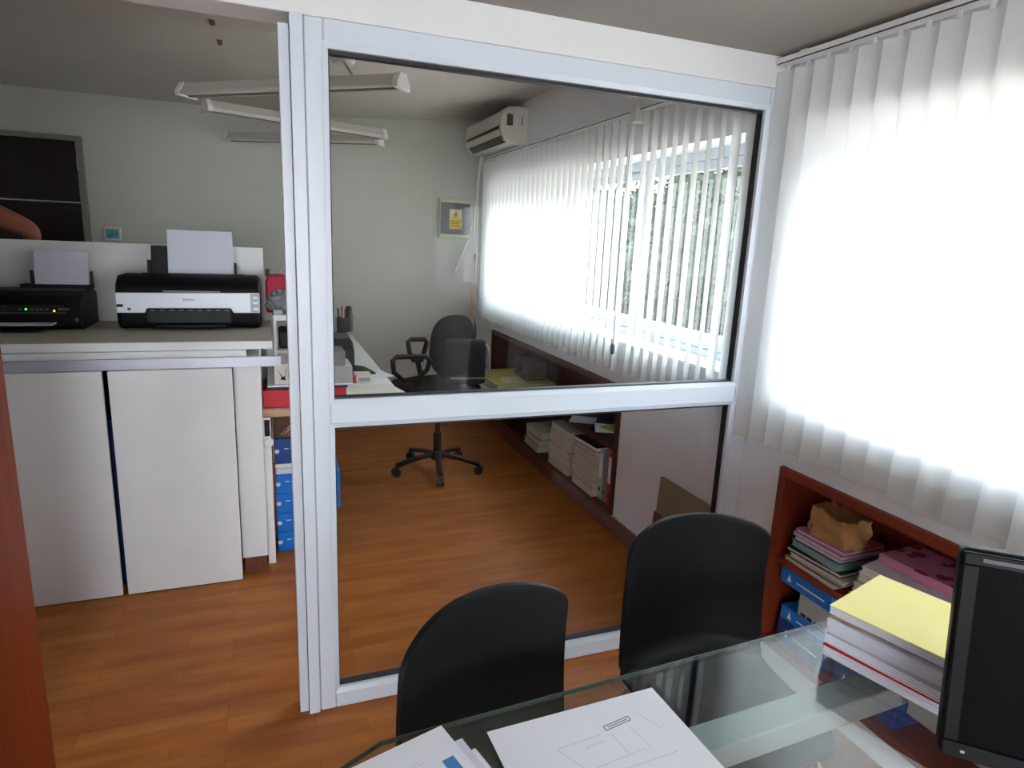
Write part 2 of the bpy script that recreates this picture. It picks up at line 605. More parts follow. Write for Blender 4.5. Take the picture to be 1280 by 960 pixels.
# skirting
sk = MB()
sk.box(XW - 0.014, XW, YP + 0.09, 2.95, 0, 0.10)
sk.box(XW - 0.014, XW, 2.95, YB, 0, 0.095)
struct(sk.build('baseboard_right', M_skirt, bevel=0.003))
struct(MB().box(0.9, XW - 0.014, YB - 0.014, YB, 0, 0.095).build('baseboard_back', M_skirt, bevel=0.003))
struct(MB().box(XW - 0.012, XW, 1.78, YP, 0, 0.10).build('baseboard_near', M_skirt, bevel=0.003))

# open wooden door beside the doorway
d1 = thing('door_1', 'orange-brown wooden door standing open beside the doorway', 'door', (-0.656, 1.95, 0), kind='structure')
MB().box(-0.676, -0.636, 1.15, 1.945, 0.008, 2.06).build('door_leaf', M_doorwood, d1, bevel=0.003)
h = MB()
h.cyl((-0.636, 1.22, 1.02), (-0.58, 1.22, 1.02), 0.011)
h.cyl((-0.585, 1.22, 1.02), (-0.585, 1.34, 1.02), 0.010)
h.cyl((-0.636, 1.22, 1.02), (-0.630, 1.22, 1.02), 0.026)
h.build('door_handle', M_chrome, d1)
for z in (0.25, 1.05, 1.85):
    MB().cyl((-0.66, 1.952, z - 0.05), (-0.66, 1.952, z + 0.05), 0.007).build('hinge', M_chrome, d1)

# black door in the back wall
d2 = thing('door_2', 'black-brown door with a thin silver line in the back wall', 'door', (-1.66, YB, 0), kind='structure')
MB().box(-2.06, -1.245, YB - 0.022, YB, 0.005, 2.165).build('door_leaf', M_doorblack, d2, bevel=0.002)
for z in (0.9, 1.315, 1.742):
    MB().box(-2.06, -1.245, YB - 0.026, YB - 0.0205, z - 0.005, z + 0.005).build('silver_line', M_steel, d2)
fr = MB()
fr.box(-1.245, -1.205, YB - 0.045, YB, 0, 2.20)
fr.box(-2.10, -2.06, YB - 0.045, YB, 0, 2.20)
fr.box(-2.06, -1.245, YB - 0.045, YB, 2.165, 2.20)
fr.build('door_frame', M_frame, d2, bevel=0.004)
hh = MB()
hh.cyl((-2.0, YB - 0.02, 1.0), (-2.0, YB - 0.07, 1.0), 0.01)
hh.cyl((-2.0, YB - 0.065, 1.0), (-1.88, YB - 0.065, 1.0), 0.009)
hh.build('door_handle', M_chrome, d2)
MB().box(-1.244, -1.236, YB - 0.052, YB - 0.044, 1.97, 2.05).build('hinge', M_chrome, d2)

# windows with sliding frames
def window(name, w, panes):
    y0, y1, z0, z1 = w
    t = thing(name, 'white framed sliding window behind the vertical blinds', 'window', (XW + 0.2, (y0 + y1) / 2, z0), kind='structure')
    f = MB()
    xa, xb = XW + 0.17, XW + 0.24
    f.box(xa, xb, y0, y1, z0, z0 + 0.05)
    f.box(xa, xb, y0, y1, z1 - 0.045, z1)
    f.box(xa, xb, y0, y0 + 0.045, z0 + 0.05, z1 - 0.045)
    f.box(xa, xb, y1 - 0.045, y1, z0 + 0.05, z1 - 0.045)
    f.build('window_frame', M_alu, t, bevel=0.003)
    n = panes
    L = (y1 - y0 - 0.09) / n
    for i in range(n):
        a = y0 + 0.045 + i * L
        xo = xa + 0.012 + 0.022 * (i % 2)
        s = MB()
        zlo, zhi = z0 + 0.052, z1 - 0.047
        e0, e1 = a + 0.001, a + L - 0.001
        s.box(xo, xo + 0.02, e0, e1, zlo, zlo + 0.05)
        s.box(xo, xo + 0.02, e0, e1, zhi - 0.045, zhi)
        s.box(xo, xo + 0.02, e0, e0 + 0.045, zlo + 0.05, zhi - 0.045)
        s.box(xo, xo + 0.02, e1 - 0.045, e1, zlo + 0.05, zhi - 0.045)
        so = s.build('sash', M_alu, t, bevel=0.002)
        MB().quad([(xo + 0.01, e0 + 0.045, zlo + 0.05), (xo + 0.01, e1 - 0.045, zlo + 0.05), (xo + 0.01, e1 - 0.045, zhi - 0.045), (xo + 0.01, e0 + 0.045, zhi - 0.045)]).build('pane', M_wpane, so, smooth=False)
    MB().box(XW - 0.012, XW + 0.17, y0, y1, z0, z0 + 0.018).build('window_sill', M_beam, t, bevel=0.003)
    return t
w3 = thing('fill_window', 'white framed window added out of view behind the viewpoint for fill light', 'window', ((WR[0] + WR[1]) / 2, YR - 0.08, WR[2]), kind='structure')
f3 = MB()
f3.box(WR[0], WR[1], YR - 0.11, YR - 0.05, WR[2], WR[2] + 0.05)
f3.box(WR[0], WR[1], YR - 0.11, YR - 0.05, WR[3] - 0.05, WR[3])
for xx in (WR[0], (WR[0] + WR[1]) / 2 - 0.025, WR[1] - 0.05):
    f3.box(xx, xx + 0.05, YR - 0.11, YR - 0.05, WR[2] + 0.05, WR[3] - 0.05)
f3.build('window_frame', M_alu, w3, bevel=0.003)
MB().quad([(WR[0] + 0.02, YR - 0.08, WR[2] + 0.02), (WR[1] - 0.02, YR - 0.08, WR[2] + 0.02), (WR[1] - 0.02, YR - 0.08, WR[3] - 0.02), (WR[0] + 0.02, YR - 0.08, WR[3] - 0.02)]).build('pane', M_wpane, w3, smooth=False)
window('window_1', WF, 3)
window('window_2', WN, 5)

# ------------------------------------------------------------------ glass partition in white aluminium
gp = thing('glass_partition', 'white aluminium framed partition with two large glass panes between the rooms', 'partition', (0.92, YP + 0.03, 0))
GX0, GX1 = 0.168, 1.712
ZT, ZM1, ZM0, ZB = 2.112, 1.086, 1.019, 0.062
y0, y1 = YP, YP + 0.06
MB().box(0.117, GX0, y0, y1, 0.0, 2.175).build('stile', M_alu, gp, bevel=0.004)
MB().box(GX1, XW, y0, y1, 0.0, 2.175).build('stile', M_alu, gp, bevel=0.004)
MB().box(GX0, GX1, y0, y1, ZT, 2.175).build('top_rail', M_alu, gp, bevel=0.004)
MB().box(GX0, GX1, y0, y1, ZM0, ZM1).build('middle_rail', M_alu, gp, bevel=0.004)
MB().box(GX0, GX1, y0, y1, 0.0, ZB).build('bottom_rail', M_alu, gp, bevel=0.004)
po = MB()
po.box(0.080, 0.1145, y0 - 0.006, y1 + 0.01, 0.0, 2.175)
po.box(0.1145, 0.117, y0 + 0.006, y1, 0.0, 2.175)
pst = po.build('corner_post', M_alu, gp, bevel=0.003)
MB().box(0.050, 0.0785, y0 + 0.012, y1 + 0.02, 0.0, 2.15).build('door_jamb', M_alu, gp, bevel=0.002)
lk = MB()
lk.box(0.0785, 0.081, y0 + 0.012, y0 + 0.032, 1.055, 1.12)
lk.build('lock_strike', M_chrome, pst)
def bead(z0b, z1b, w=0.016):
    """mitred glazing bead ring around an opening, as a sloped profile"""
    prof_ = [(0.0, y0 - 0.004), (0.0, y0 + 0.012), (w, y0 + 0.020), (w, y0 + 0.004)]
    mb = MB()
    cs = [(GX0, z0b, 1, 1), (GX1, z0b, -1, 1), (GX1, z1b, -1, -1), (GX0, z1b, 1, -1)]
    rings = []
    for cx, cz, sx, sz in cs:
        rings.append([mb.bm.verts.new((cx + sx * (a - 0.004), y, cz + sz * (a - 0.004))) for a, y in prof_])
    for i in range(4):
        A, B = rings[i], rings[(i + 1) % 4]
        for k in range(4):
            l = (k + 1) % 4
            mb.bm.faces.new((A[k], A[l], B[l], B[k]))
    return mb
for (za, zb, nm) in ((ZM1, ZT, 'upper'), (ZB, ZM0, 'lower')):
    bead(za, zb).build('glazing_bead', M_alu, gp, smooth=False)
    g = MB()
    e = 0.012
    t_ = 0.010
    g.box(GX0 + e, GX1 - e, y0 + 0.018, y0 + 0.046, zb - e - t_, zb - e)
    g.box(GX0 + e, GX1 - e, y0 + 0.018, y0 + 0.046, za + e, za + e + 0.004)
    g.box(GX0 + e, GX0 + e + 0.004, y0 + 0.018, y0 + 0.046, za + e, zb - e)
    g.box(GX1 - e - 0.003, GX1 - e, y0 + 0.018, y0 + 0.046, za + e, zb - e)
    g.build('rubber_gasket', M_gask, gp, smooth=False)
    MB().quad([(GX0 + e, y0 + 0.03, za + e), (GX1 - e, y0 + 0.03, za + e), (GX1 - e, y0 + 0.03, zb - e), (GX0 + e, y0 + 0.03, zb - e)]).build('glass_pane', M_pane, gp, smooth=False)

# ------------------------------------------------------------------ vertical blinds
def slat_mesh(zt, zb, w, bow=0.006):
    mb = MB()
    n = 6
    def fn(u, v):
        s = (u - 0.5) * w
        return (bow * (1 - (2 * u - 1) ** 2), s, zt + (zb - zt) * v)
    mb.grid(fn, n, 4)
    # bottom pocket holding the weight
    mb.grid(lambda u, v: (bow * (1 - (2 * u - 1) ** 2) - 0.0025, (u - 0.5) * w * 0.98, zb + 0.002 + 0.085 * v), n, 1)
    mb.box(0.002, 0.006, -0.006, 0.006, zt - 0.004, zt + 0.019)
    return mb

def blind(name, label, ys, ang, zrail, zbot, y_a, y_b, cord_y=None, x=1.735):
    t = thing(name, label, 'blind', (x, (y_a + y_b) / 2, 0), group=None)
    r = MB()
    r.box(x - 0.022, x + 0.022, y_a, y_b, zrail, zrail + 0.024)
    ro = r.build('head_rail', M_rail, t, bevel=0.003)
    MB().box(x - 0.0235, x - 0.0215, y_a + 0.01, y_b - 0.01, zrail + 0.001, zrail + 0.005).build('shadow_gap_line', M_gap, ro)  # dark strip painted in for the shadow gap along the rail
    # brackets up to the wall
    for yb in (y_a + 0.12, y_b - 0.12):
        MB().box(x - 0.02, XW, yb - 0.015, yb + 0.015, zrail + 0.024, zrail + 0.028).build('bracket', M_rail, t)
    src = None
    for i, y in enumerate(ys):
        if src is None:
            me_o = slat_mesh(zrail - 0.018, zbot, 0.089).build('slat', M_slat, t, local=True)
            src = me_o
        else:
            me_o = src.copy()
            COL.objects.link(me_o)
            me_o.parent = t
        a = ang(y) + rnd.uniform(-0.035, 0.035)
        me_o.location = (0, y - (y_a + y_b) / 2, rnd.uniform(-0.003, 0.003))
        me_o.rotation_euler = (0, 0, -a)
        ORIG[me_o.name] = Vector((x, y, 0))
    ch = MB()
    pts = [(x - 0.006, y, zbot + 0.02 - (0.012 if k % 2 else 0)) for k, y in enumerate(sorted(ys))]
    ch.tube(pts, 0.0011, 6)
    ch.build('bottom_chain', M_white_plastic, t)
    if cord_y is not None:
        bx = MB()
        bx.box(x - 0.035, x + 0.028, cord_y - 0.03, cord_y + 0.03, zrail - 0.05, zrail + 0.036)
        bx.build('control_box', M_white_plastic, t, bevel=0.004)
        c = MB()
        c.tube([(x - 0.04, cord_y - 0.005, zrail - 0.05), (x - 0.042, cord_y - 0.003, zrail - 0.5), (x - 0.045, cord_y, zbot + 0.15)], 0.002, 6)
        c.tube([(x - 0.04, cord_y + 0.012, zrail - 0.05), (x - 0.044, cord_y + 0.008, zrail - 0.5), (x - 0.047, cord_y + 0.004, zbot + 0.15)], 0.002, 6)
        co = c.build('cord', M_lgrey, t)
        MB().lathe([(0.004, 0.03), (0.011, 0.02), (0.011, -0.02), (0.004, -0.03)], (x - 0.046, cord_y + 0.002, zbot + 0.125), 10).build('cord_weight', M_greydark, co)
    return t

AO = math.radians(50)
blind('vertical_blind', 'half-open white vertical blind hanging under the air conditioner', [2.985 + 0.0835 * i for i in range(29)], lambda y: AO, 2.245, 0.945, 2.93, 5.42, cord_y=2.93)
blind('vertical_blind', 'short white vertical blind seen against the trees, beside the partition', [2.10 + 0.0835 * i for i in range(10)], lambda y: AO if y > 2.25 else math.radians(14), 2.245, 0.945, 2.065, 2.895)
blind('vertical_blind', 'closed glowing white vertical blind above the near bookcase', [1.945 - 0.0865 * i for i in range(60)], lambda y: -math.radians(11), 2.245, 0.885, -3.22, 1.985)

# ------------------------------------------------------------------ outside
g = MB().box(XW + TW, 40, -20, 60, -3.3, -3.2)
struct(g.build('ground', M_grass, smooth=False))
def tree(x, y, h, rx, ry, rz, label, seed):
    rg = random.Random(seed)
    t = thing('tree', label, 'tree', (x, y, -3.2), group='trees outside the window')
    tr = MB()
    tr.tube([(x, y, -3.2), (x + 0.1, y, -2.0), (x, y + 0.1, h - 0.5)], 0.16, 8)
    tr.build('trunk', M_bark, t)
    f = MB()
    core = bmesh.ops.create_icosphere(f.bm, subdivisions=4, radius=1.0)['verts']
    for v in core:
        d = v.co.normalized()
        k = 0.86 + 0.10 * math.sin(7 * d.x + seed) * math.sin(6 * d.y + 2 * seed) + 0.06 * math.sin(13 * d.z + 9 * d.y) + rg.uniform(-0.03, 0.03)
        v.co = Vector((x + rx * d.x * k, y + ry * d.y * k, h + rz * d.z * k))
    for i in range(3000):
        d = Vector((rg.gauss(0, 1), rg.gauss(0, 1), rg.gauss(0, 1))).normalized()
        k = rg.uniform(0.82, 1.08)
        c = Vector((x + rx * d.x * k, y + ry * d.y * k, h + rz * d.z * k))
        a = Vector((rg.gauss(0, 1), rg.gauss(0, 1), rg.gauss(0, 1))).normalized()
        b = a.cross(Vector((rg.gauss(0, 1), rg.gauss(0, 1), rg.gauss(0, 1)))).normalized()
        s = rg.uniform(0.08, 0.17)
        f.quad([c - a * s, c - b * s * 0.6, c + a * s, c + b * s * 0.6])
    f.build('foliage', M_leaf, t, smooth=False)
    return t
tree(9.0, 7.9, 0.6, 2.2, 1.95, 2.8, 'dense green tree outside towards the partition, nearest to the open slats', 1)
tree(9.6, 12.3, 0.7, 2.3, 1.95, 3.0, 'dense green tree in the middle of the gaps between the open slats', 2)
tree(9.4, 16.7, 0.4, 2.2, 1.95, 2.9, 'dense green tree outside seen past the control cord of the blind', 3)
tree(7.2, 2.5, 1.2, 1.8, 2.1, 3.3, 'unseen green tree added outside the near window to shade the open slats', 4)  # out of view, placed to keep sky light off the open slats
tree(9.3, -2.6, 0.4, 2.2, 1.95, 2.8, 'dense green tree outside farthest back behind the glowing blind', 5)
one(MB().box(5.6, 5.8, -8, 22, -3.2, 0.45), 'garden_wall', M_render, 'pale rendered garden wall running along outside the windows', 'wall', bevel=0.01)

# ------------------------------------------------------------------ air conditioner, hose, electrical panel, broom
ac = thing('air_conditioner', 'white split air conditioner mounted high over the half-open blind', 'air conditioner', (XW, 4.95, 2.308))
Y0, Y1 = 4.56, 5.40
body = [(XW, 2.528), (XW - 0.15, 2.528), (XW - 0.195, 2.498), (XW - 0.205, 2.428), (XW - 0.205, 2.363), (XW - 0.17, 2.303), (XW - 0.08, 2.278), (XW, 2.278)]
MB().prism(body, 'y', Y0 + 0.004, Y1 - 0.004).build('body', M_acw, ac, bevel=0.006)
cap = [(XW, 2.533), (XW - 0.153, 2.533), (XW - 0.2, 2.501), (XW - 0.211, 2.428), (XW - 0.211, 2.361), (XW - 0.173, 2.298), (XW - 0.08, 2.273), (XW, 2.273)]
for a, b in ((Y0 - 0.02, Y0 + 0.004), (Y1 - 0.004, Y1 + 0.02)):
    MB().prism(cap, 'y', a, b).build('end_cap', M_acw, ac, bevel=0.008)
MB().box(XW - 0.2125, XW - 0.203, Y0 + 0.03, Y1 - 0.03, 2.38, 2.4).build('air_slot', M_dark, ac)
v = MB()
v.prism([(XW - 0.196, 2.35), (XW - 0.150, 2.296), (XW - 0.158, 2.29), (XW - 0.206, 2.346)], 'y', Y0 + 0.03, Y1 - 0.03)
v.build('louvre', M_dark, ac)
MB().prism([(XW - 0.205, 2.364), (XW - 0.19, 2.34), (XW - 0.198, 2.334), (XW - 0.214, 2.359)], 'y', Y0 + 0.02, Y1 - 0.02).build('air_flap', M_acw, ac)
MB().box(XW - 0.165, XW - 0.12, Y0 - 0.0215, Y0 - 0.0195, 2.403, 2.478).build('grey_label', M_greydark, ac)
MB().box(XW - 0.052, XW - 0.046, Y0 - 0.0215, Y0 - 0.0195, 2.408, 2.468).build('seam', M_dark, ac)

hose = MB()
hose.tube([(XW - 0.10, 5.30, 2.272), (XW - 0.085, 5.40, 2.20), (1.73, 5.54, 1.95), (1.722, 5.60, 1.64), (1.67, 5.62, 1.56), (1.565, 5.625, 1.30)], 0.014, 8)
one(hose, 'drain_hose', M_white_plastic, 'pale drain hose slanting down from the air conditioner along the back wall', 'hose')

ep = thing('electrical_panel', 'cream electrical box with a grey door and yellow warning sticker', 'electrical panel', (1.55, YB, 1.61))
MB().box(1.415, 1.69, YB - 0.06, YB, 1.61, 1.94).build('box', M_cream, ep, bevel=0.006)
dr = MB().box(1.425, 1.685, YB - 0.072, YB - 0.06, 1.640, 1.905).build('panel_door', M_greydark, ep, bevel=0.003)
st = MB().box(1.50, 1.612, YB - 0.0735, YB - 0.072, 1.685, 1.852).build('warning_sticker', M_stick, dr)
MB().box(1.504, 1.608, YB - 0.0738, YB - 0.0735, 1.768, 1.848).build('sticker_upper_field', M_cream, st)
sy = YB - 0.0742
tri = MB()
tri.prism([(1.513, 1.772), (1.599, 1.772), (1.556, 1.845)], 'y', sy, sy + 0.0003)
tri.build('triangle', M_stick, st, smooth=False)
bl = MB()
bl.prism([(1.560, 1.828), (1.546, 1.803), (1.556, 1.803), (1.549, 1.782), (1.568, 1.808), (1.558, 1.808), (1.566, 1.826)], 'y', sy - 0.0004, sy - 0.0001)
bl.build('lightning_bolt', M_black, st, smooth=False)
tx = MB()
for k, (a, b) in enumerate(((1.51, 1.60), (1.512, 1.585), (1.512, 1.595))):
    tx.box(a, b, sy, sy + 0.0003, 1.748 - 0.02 * k, 1.754 - 0.02 * k)
tx.build('printed_lines', M_brownmark, st, smooth=False)
MB().cyl((1.668, YB - 0.072, 1.755), (1.668, YB - 0.08, 1.755), 0.006, seg=10).build('latch', M_chrome, dr)

bm_ = thing('broom', 'orange-handled broom leaning in the back corner', 'broom', (1.63, 5.45, 0))
MB().tube([(1.625, 5.33, 0.12), (1.712, 5.49, 1.42)], 0.009, 8).build('handle', M_orange, bm_)
MB().tube([(1.712, 5.49, 1.42), (1.718, 5.50, 1.48)], 0.010, 8).build('grip_tip', M_grey, bm_)
MB().prism([(1.46, 0.0), (1.74, 0.0), (1.71, 0.13), (1.49, 0.13)], 'y', 5.31, 5.35).build('bristles', M_blackm, bm_, bevel=0.01)

pf = thing('picture_frame', 'tiny teal picture in a white frame on the back wall beside the black door', 'picture', (-1.07, YB, 1.48))
MB().box(-1.125, -1.012, YB - 0.02, YB, 1.482, 1.578).build('frame', M_white_plastic, pf, bevel=0.004)
MB().box(-1.108, -1.028, YB - 0.022, YB - 0.02, 1.496, 1.564).build('print', M_tealpic, pf)

# ------------------------------------------------------------------ hanging fluorescent fixtures in a zigzag
def fixture(p0, p1, z, label, rods):
    p0, p1 = Vector((p0[0], p0[1], 0)), Vector((p1[0], p1[1], 0))
    L = (p1 - p0).length
    a = math.atan2(p1.y - p0.y, p1.x - p0.x)
    c = (p0 + p1) / 2
    t = thing('fluorescent_fixture', label, 'light fixture', (c.x, c.y, z), a, 'hanging fluorescent fixtures')
    hx = L / 2 - 0.03
    b = MB()
    b.prism([(-0.024, 0.056), (0.024, 0.056), (0.028, 0.044), (0.056, 0.012), (0.056, 0.0), (0.049, 0.0), (0.022, 0.03), (-0.022, 0.03), (-0.049, 0.0), (-0.056, 0.0), (-0.056, 0.012), (-0.028, 0.044)], 'x', -hx, hx)
    b.build('reflector', M_fix, t, local=True)
    for s in (-1, 1):
        MB().cyl((-hx + 0.02, s * 0.026, 0.010), (hx - 0.02, s * 0.026, 0.010), 0.012, seg=10).build('tube', M_tube, t, local=True)
        e = MB()
        e.prism([(-0.028, 0.060), (0.028, 0.060), (0.060, 0.018), (0.060, -0.008), (-0.060, -0.008), (-0.060, 0.018)], 'x', s * hx - 0.014, s * hx + 0.014)
        e.build('end_plate', M_white_plastic, t, local=True, bevel=0.003)
    lv = MB()
    lv.box(-hx + 0.02, hx - 0.02, -0.008, 0.008, -0.006, 0.03)
    lv.build('centre_rib', M_fixd, t, local=True)
    for u, dx, dy in rods:
        wx = c + (p1 - p0).normalized() * (u * L)
        top = zc(wx.x + dx)
        ex = dx * math.cos(a) + dy * math.sin(a)
        ey = -dx * math.sin(a) + dy * math.cos(a)
        r = MB().tube([(u * L, 0, 0.06), (u * L + ex, ey, top - z - 0.01)], 0.006, 8).build('rod', M_fix, t, local=True)
        MB().lathe([(0.012, -0.03), (0.05, -0.022), (0.065, 0.0)], (u * L + ex, ey, top - z), 16).build('ceiling_cup', M_fix, r, local=True)
    return t
ZF = 2.245
fixture((-0.37, 3.85), (0.61, 3.03), ZF, 'hanging fluorescent fixture nearest the partition, front bar of the zigzag', ((0.28, 0.03, 0.60), (0.08, 0.0, 0.0)))
fixture((-0.31, 4.20), (0.79, 4.65), ZF, 'slanting fluorescent fixture joining the two other bars', ((-0.05, 0, 0),))
fixture((-0.26, 5.50), (0.82, 4.90), ZF, 'hanging fluorescent fixture deepest in the room, by the back wall', ((-0.05, 0, 0),))
rc = MB()
rc.lathe([(0.02, -0.035), (0.055, -0.02), (0.065, 0.0)], (1.17, 3.83, zc(1.17) - 0.002), 18)
one(rc, 'ceiling_rose', M_fix, 'small round pale cap on the ceiling near the windows', 'ceiling fitting')
for (x, y, lab) in ((-0.188, 3.42, 'small brown clip on the ceiling, nearer the beam'), (-0.176, 3.74, 'small brown clip on the ceiling, farther from the beam')):
    k = MB()
    k.box(x - 0.012, x + 0.012, y - 0.03, y + 0.03, 2.492, 2.50)
    k.box(x - 0.006, x + 0.006, y - 0.03, y - 0.02, 2.475, 2.493)
    one(k, 'ceiling_clip', M_brownmark, lab, 'clip', 'brown clips on the ceiling', bevel=0.002)

# ------------------------------------------------------------------ reception counter
ct = thing('reception_counter', 'white reception counter with an aluminium strip and high back panel', 'counter', (-0.8, 3.3, 0))
XC0 = -1.75
MB().box(XC0, 0.009, 3.04, 3.765, 1.084, 1.12).build('counter_top', M_countertop, ct, bevel=0.002)
MB().box(XC0, 0.0095, 3.036, 3.04, 1.084, 1.12).build('front_edge', M_counter, ct, bevel=0.001)
MB().box(XC0, -0.10, 3.022, 3.06, 1.052, 1.083).build('white_strip', M_counter, ct, bevel=0.001)
s = MB()
s.box(XC0, 0.042, 2.995, 3.005, 1.012, 1.057)
s.box(XC0, 0.042, 3.005, 3.05, 1.012, 1.016)
s.box(XC0, 0.042, 3.005, 3.022, 1.045, 1.05)
s.build('aluminium_strip', M_steel, ct, bevel=0.001)
MB().box(-1.75, -0.648, 2.975, 2.993, 0.004, 1.012).build('front_panel', M_counter, ct, bevel=0.002)
MB().box(-0.628, -0.160, 2.975, 2.993, 0.004, 1.012).build('front_panel', M_counter, ct, bevel=0.002)
MB().box(-0.160, -0.046, 3.045, 3.72, 0.075, 1.052).build('end_block', M_counter, ct, bevel=0.003)
MB().box(-0.150, -0.056, 3.038, 3.045, 0.0, 0.075).build('plinth', M_skirt, ct, bevel=0.001)
MB().box(-0.150, -0.056, 3.045, 3.72, 0.0, 0.075).build('plinth_core', M_skirt, ct, bevel=0.001)
MB().box(XC0, -0.018, 3.765, 3.785, 0.757, 1.51).build('back_panel', M_counter, ct, bevel=0.002)
MB().box(XC0, -0.16, 3.70, 3.718, 0.01, 1.05).build('inner_panel', M_dblue, ct)
pn = MB().box(-0.046, -0.012, 3.105, 3.125, 0.0, 0.742).build('side_panel', M_counter, ct, bevel=0.001)
MB().lathe([(0.018, 0.0), (0.024, 0.004), (0.018, 0.010)], (0, 0, 0), 16).build('cable_cap', M_white_plastic, pn, local=True).matrix_local = Matrix.Translation(Vector((-0.026, 3.104, 0.625)) - ORIG[ct.name]) @ Matrix.Rotation(math.radians(90), 4, 'X')
MB().box(-0.040, -0.016, 3.1035, 3.106, 0.655, 0.735).build('cable_slot', M_black, pn)

# blue thing glimpsed through the gap between the counter panels
one(MB().box(-0.74, -0.54, 3.08, 3.30, 0.0, 0.78), 'storage_box', M_dblue, 'deep blue box behind the slit between the counter panels', 'box', bevel=0.004)

# ------------------------------------------------------------------ printers
pr = thing('printer', 'wide silver-fronted black photo printer with paper in its rear feed', 'printer', (-0.355, 3.55, 1.12))
X0, X1 = -0.665, -0.037
# body: profile in (y, z) extruded in x
MB().prism([(3.445, 1.121), (3.70, 1.121), (3.70, 1.33), (3.66, 1.372), (3.50, 1.372), (3.452, 1.345), (3.432, 1.31), (3.432, 1.15)], 'x', X0, X1).build('body', M_black, pr, bevel=0.022, bseg=3)
MB().prism([(3.47, 1.335), (3.51, 1.366), (3.56, 1.378), (3.59, 1.378), (3.59, 1.36), (3.47, 1.32)], 'x', X0 + 0.09, X1 - 0.07).build('top_cover', M_black, pr, bevel=0.008)
fp = MB()
fp.prism([(X0 + 0.005, 1.200), (-0.545, 1.200), (-0.535, 1.222), (-0.172, 1.222), (-0.162, 1.200), (X1 - 0.004, 1.200), (X1 - 0.004, 1.298), (X0 + 0.005, 1.293)], 'y', 3.420, 3.433)
fo = fp.build('front_panel', M_silver, pr, bevel=0.003)
MB().box(X0 + 0.20, X1 - 0.18, 3.424, 3.45, 1.297, 1.305).build('lid_lip', M_grey, pr, bevel=0.001)
cp = MB()
cp.box(-0.083, X1 - 0.007, 3.4185, 3.4205, 1.203, 1.296)
cpo = cp.build('control_strip', M_lgrey, fo)
for z in (1.22, 1.25, 1.275):
    MB().box(-0.072, -0.050, 3.4165, 3.4185, z - 0.006, z + 0.006).build('button', M_silver, cpo, bevel=0.001)
MB().box(X0 + 0.007, X0 + 0.033, 3.4185, 3.4205, 1.228, 1.240).build('badge', M_black, fo)
MB().box(X0 + 0.050, X0 + 0.063, 3.4185, 3.4205, 1.212, 1.224).build('memory_badge', M_greydark, fo)
lettering('EPSON', 0.016, M_greydark, fo, Vector((-0.357, 3.4195, 1.262)) - ORIG[pr.name], (math.radians(90), 0, 0), 'logo')
tr = MB()
tr.box(-0.535, -0.172, 3.405, 3.45, 1.150, 1.218)
tr.build('paper_tray', M_blackm, pr, bevel=0.006)
MB().box(-0.500, -0.195, 3.385, 3.42, 1.131, 1.150).build('tray_lip', M_black, pr, bevel=0.006)
teeth = MB()
for k in range(9):
    teeth.box(-0.52 + 0.04 * k, -0.50 + 0.04 * k, 3.4045, 3.4055, 1.212, 1.2165)
teeth.build('tray_ribs', M_grey, pr)
R_ = Matrix.Rotation(math.radians(-14), 4, 'X')
MB().box(-0.535, -0.46, 3.617, 3.629, 1.345, 1.51, rot=R_, piv=(-0.3, 3.625, 1.345)).build('paper_support', M_blackm, pr, bevel=0.003)
MB().box(-0.550, -0.535, 3.60, 3.625, 1.345, 1.435, rot=R_, piv=(-0.3, 3.625, 1.345)).build('paper_guide', M_blackm, pr, bevel=0.002)
MB().box(-0.158, -0.146, 3.60, 3.625, 1.345, 1.43, rot=R_, piv=(-0.3, 3.625, 1.345)).build('paper_guide', M_blackm, pr, bevel=0.002)
one(MB().box(-0.460, -0.162, 3.612, 3.617, 1.362, 1.590, rot=R_, piv=(-0.3, 3.625, 1.345)), 'paper_sheaf', M_paper2, 'white paper standing in the feed of the silver-fronted printer', 'paper', 'paper in the printers')

p1 = thing('printer', 'small all-black printer with status lights on the counter', 'printer', (-0.99, 3.55, 1.12))
A0, A1 = -1.185, -0.795
MB().prism([(3.42, 1.135), (3.435, 1.121), (3.71, 1.121), (3.72, 1.27), (3.68, 1.288), (3.47, 1.288), (3.425, 1.268)], 'x', A0, A1).build('body', M_black, p1, bevel=0.008)
MB().box(A0 + 0.02, A1 - 0.02, 3.47, 3.66, 1.286, 1.294).build('scanner_lid', M_blackm, p1, bevel=0.004)
MB().box(-1.075, -0.79, 3.60, 3.67, 1.29, 1.312).build('feed_rim', M_blackm, p1, bevel=0.004)
pnl = MB().box(A0 + 0.02, A1 - 0.07, 3.4165, 3.4225, 1.205, 1.235).build('control_panel', M_blackm, p1, bevel=0.001)
MB().box(A0 + 0.01, A1 - 0.065, 3.416, 3.4215, 1.198, 1.2005).build('seam', M_grey, p1)
def led(x, z, m, nm):
    MB().cyl((x, 3.4175, z), (x, 3.4150, z), 0.0035, seg=10).build(nm, m, pnl)
led(-1.008, 1.216, M_green_led, 'green_status_light')
led(-0.902, 1.209, M_amber_led, 'amber_status_light')
for x in (-1.03, -0.985, -0.967, -0.95, -0.93):
    MB().box(x - 0.005, x + 0.005, 3.4150, 3.4170, 1.213, 1.219).build('button', M_grey, pnl)
lettering('EPSON', 0.014, M_lgrey, pnl, Vector((-0.865, 3.4155, 1.216)) - ORIG[p1.name], (math.radians(90), 0, 0), 'logo')
MB().cyl((-0.82, 3.4225, 1.168), (-0.82, 3.4190, 1.168), 0.008, seg=14).build('emblem', M_grey, p1)
MB().box(A0 + 0.03, A1 - 0.09, 3.405, 3.45, 1.142, 1.150).build('output_tray', M_blackm, p1, bevel=0.002)
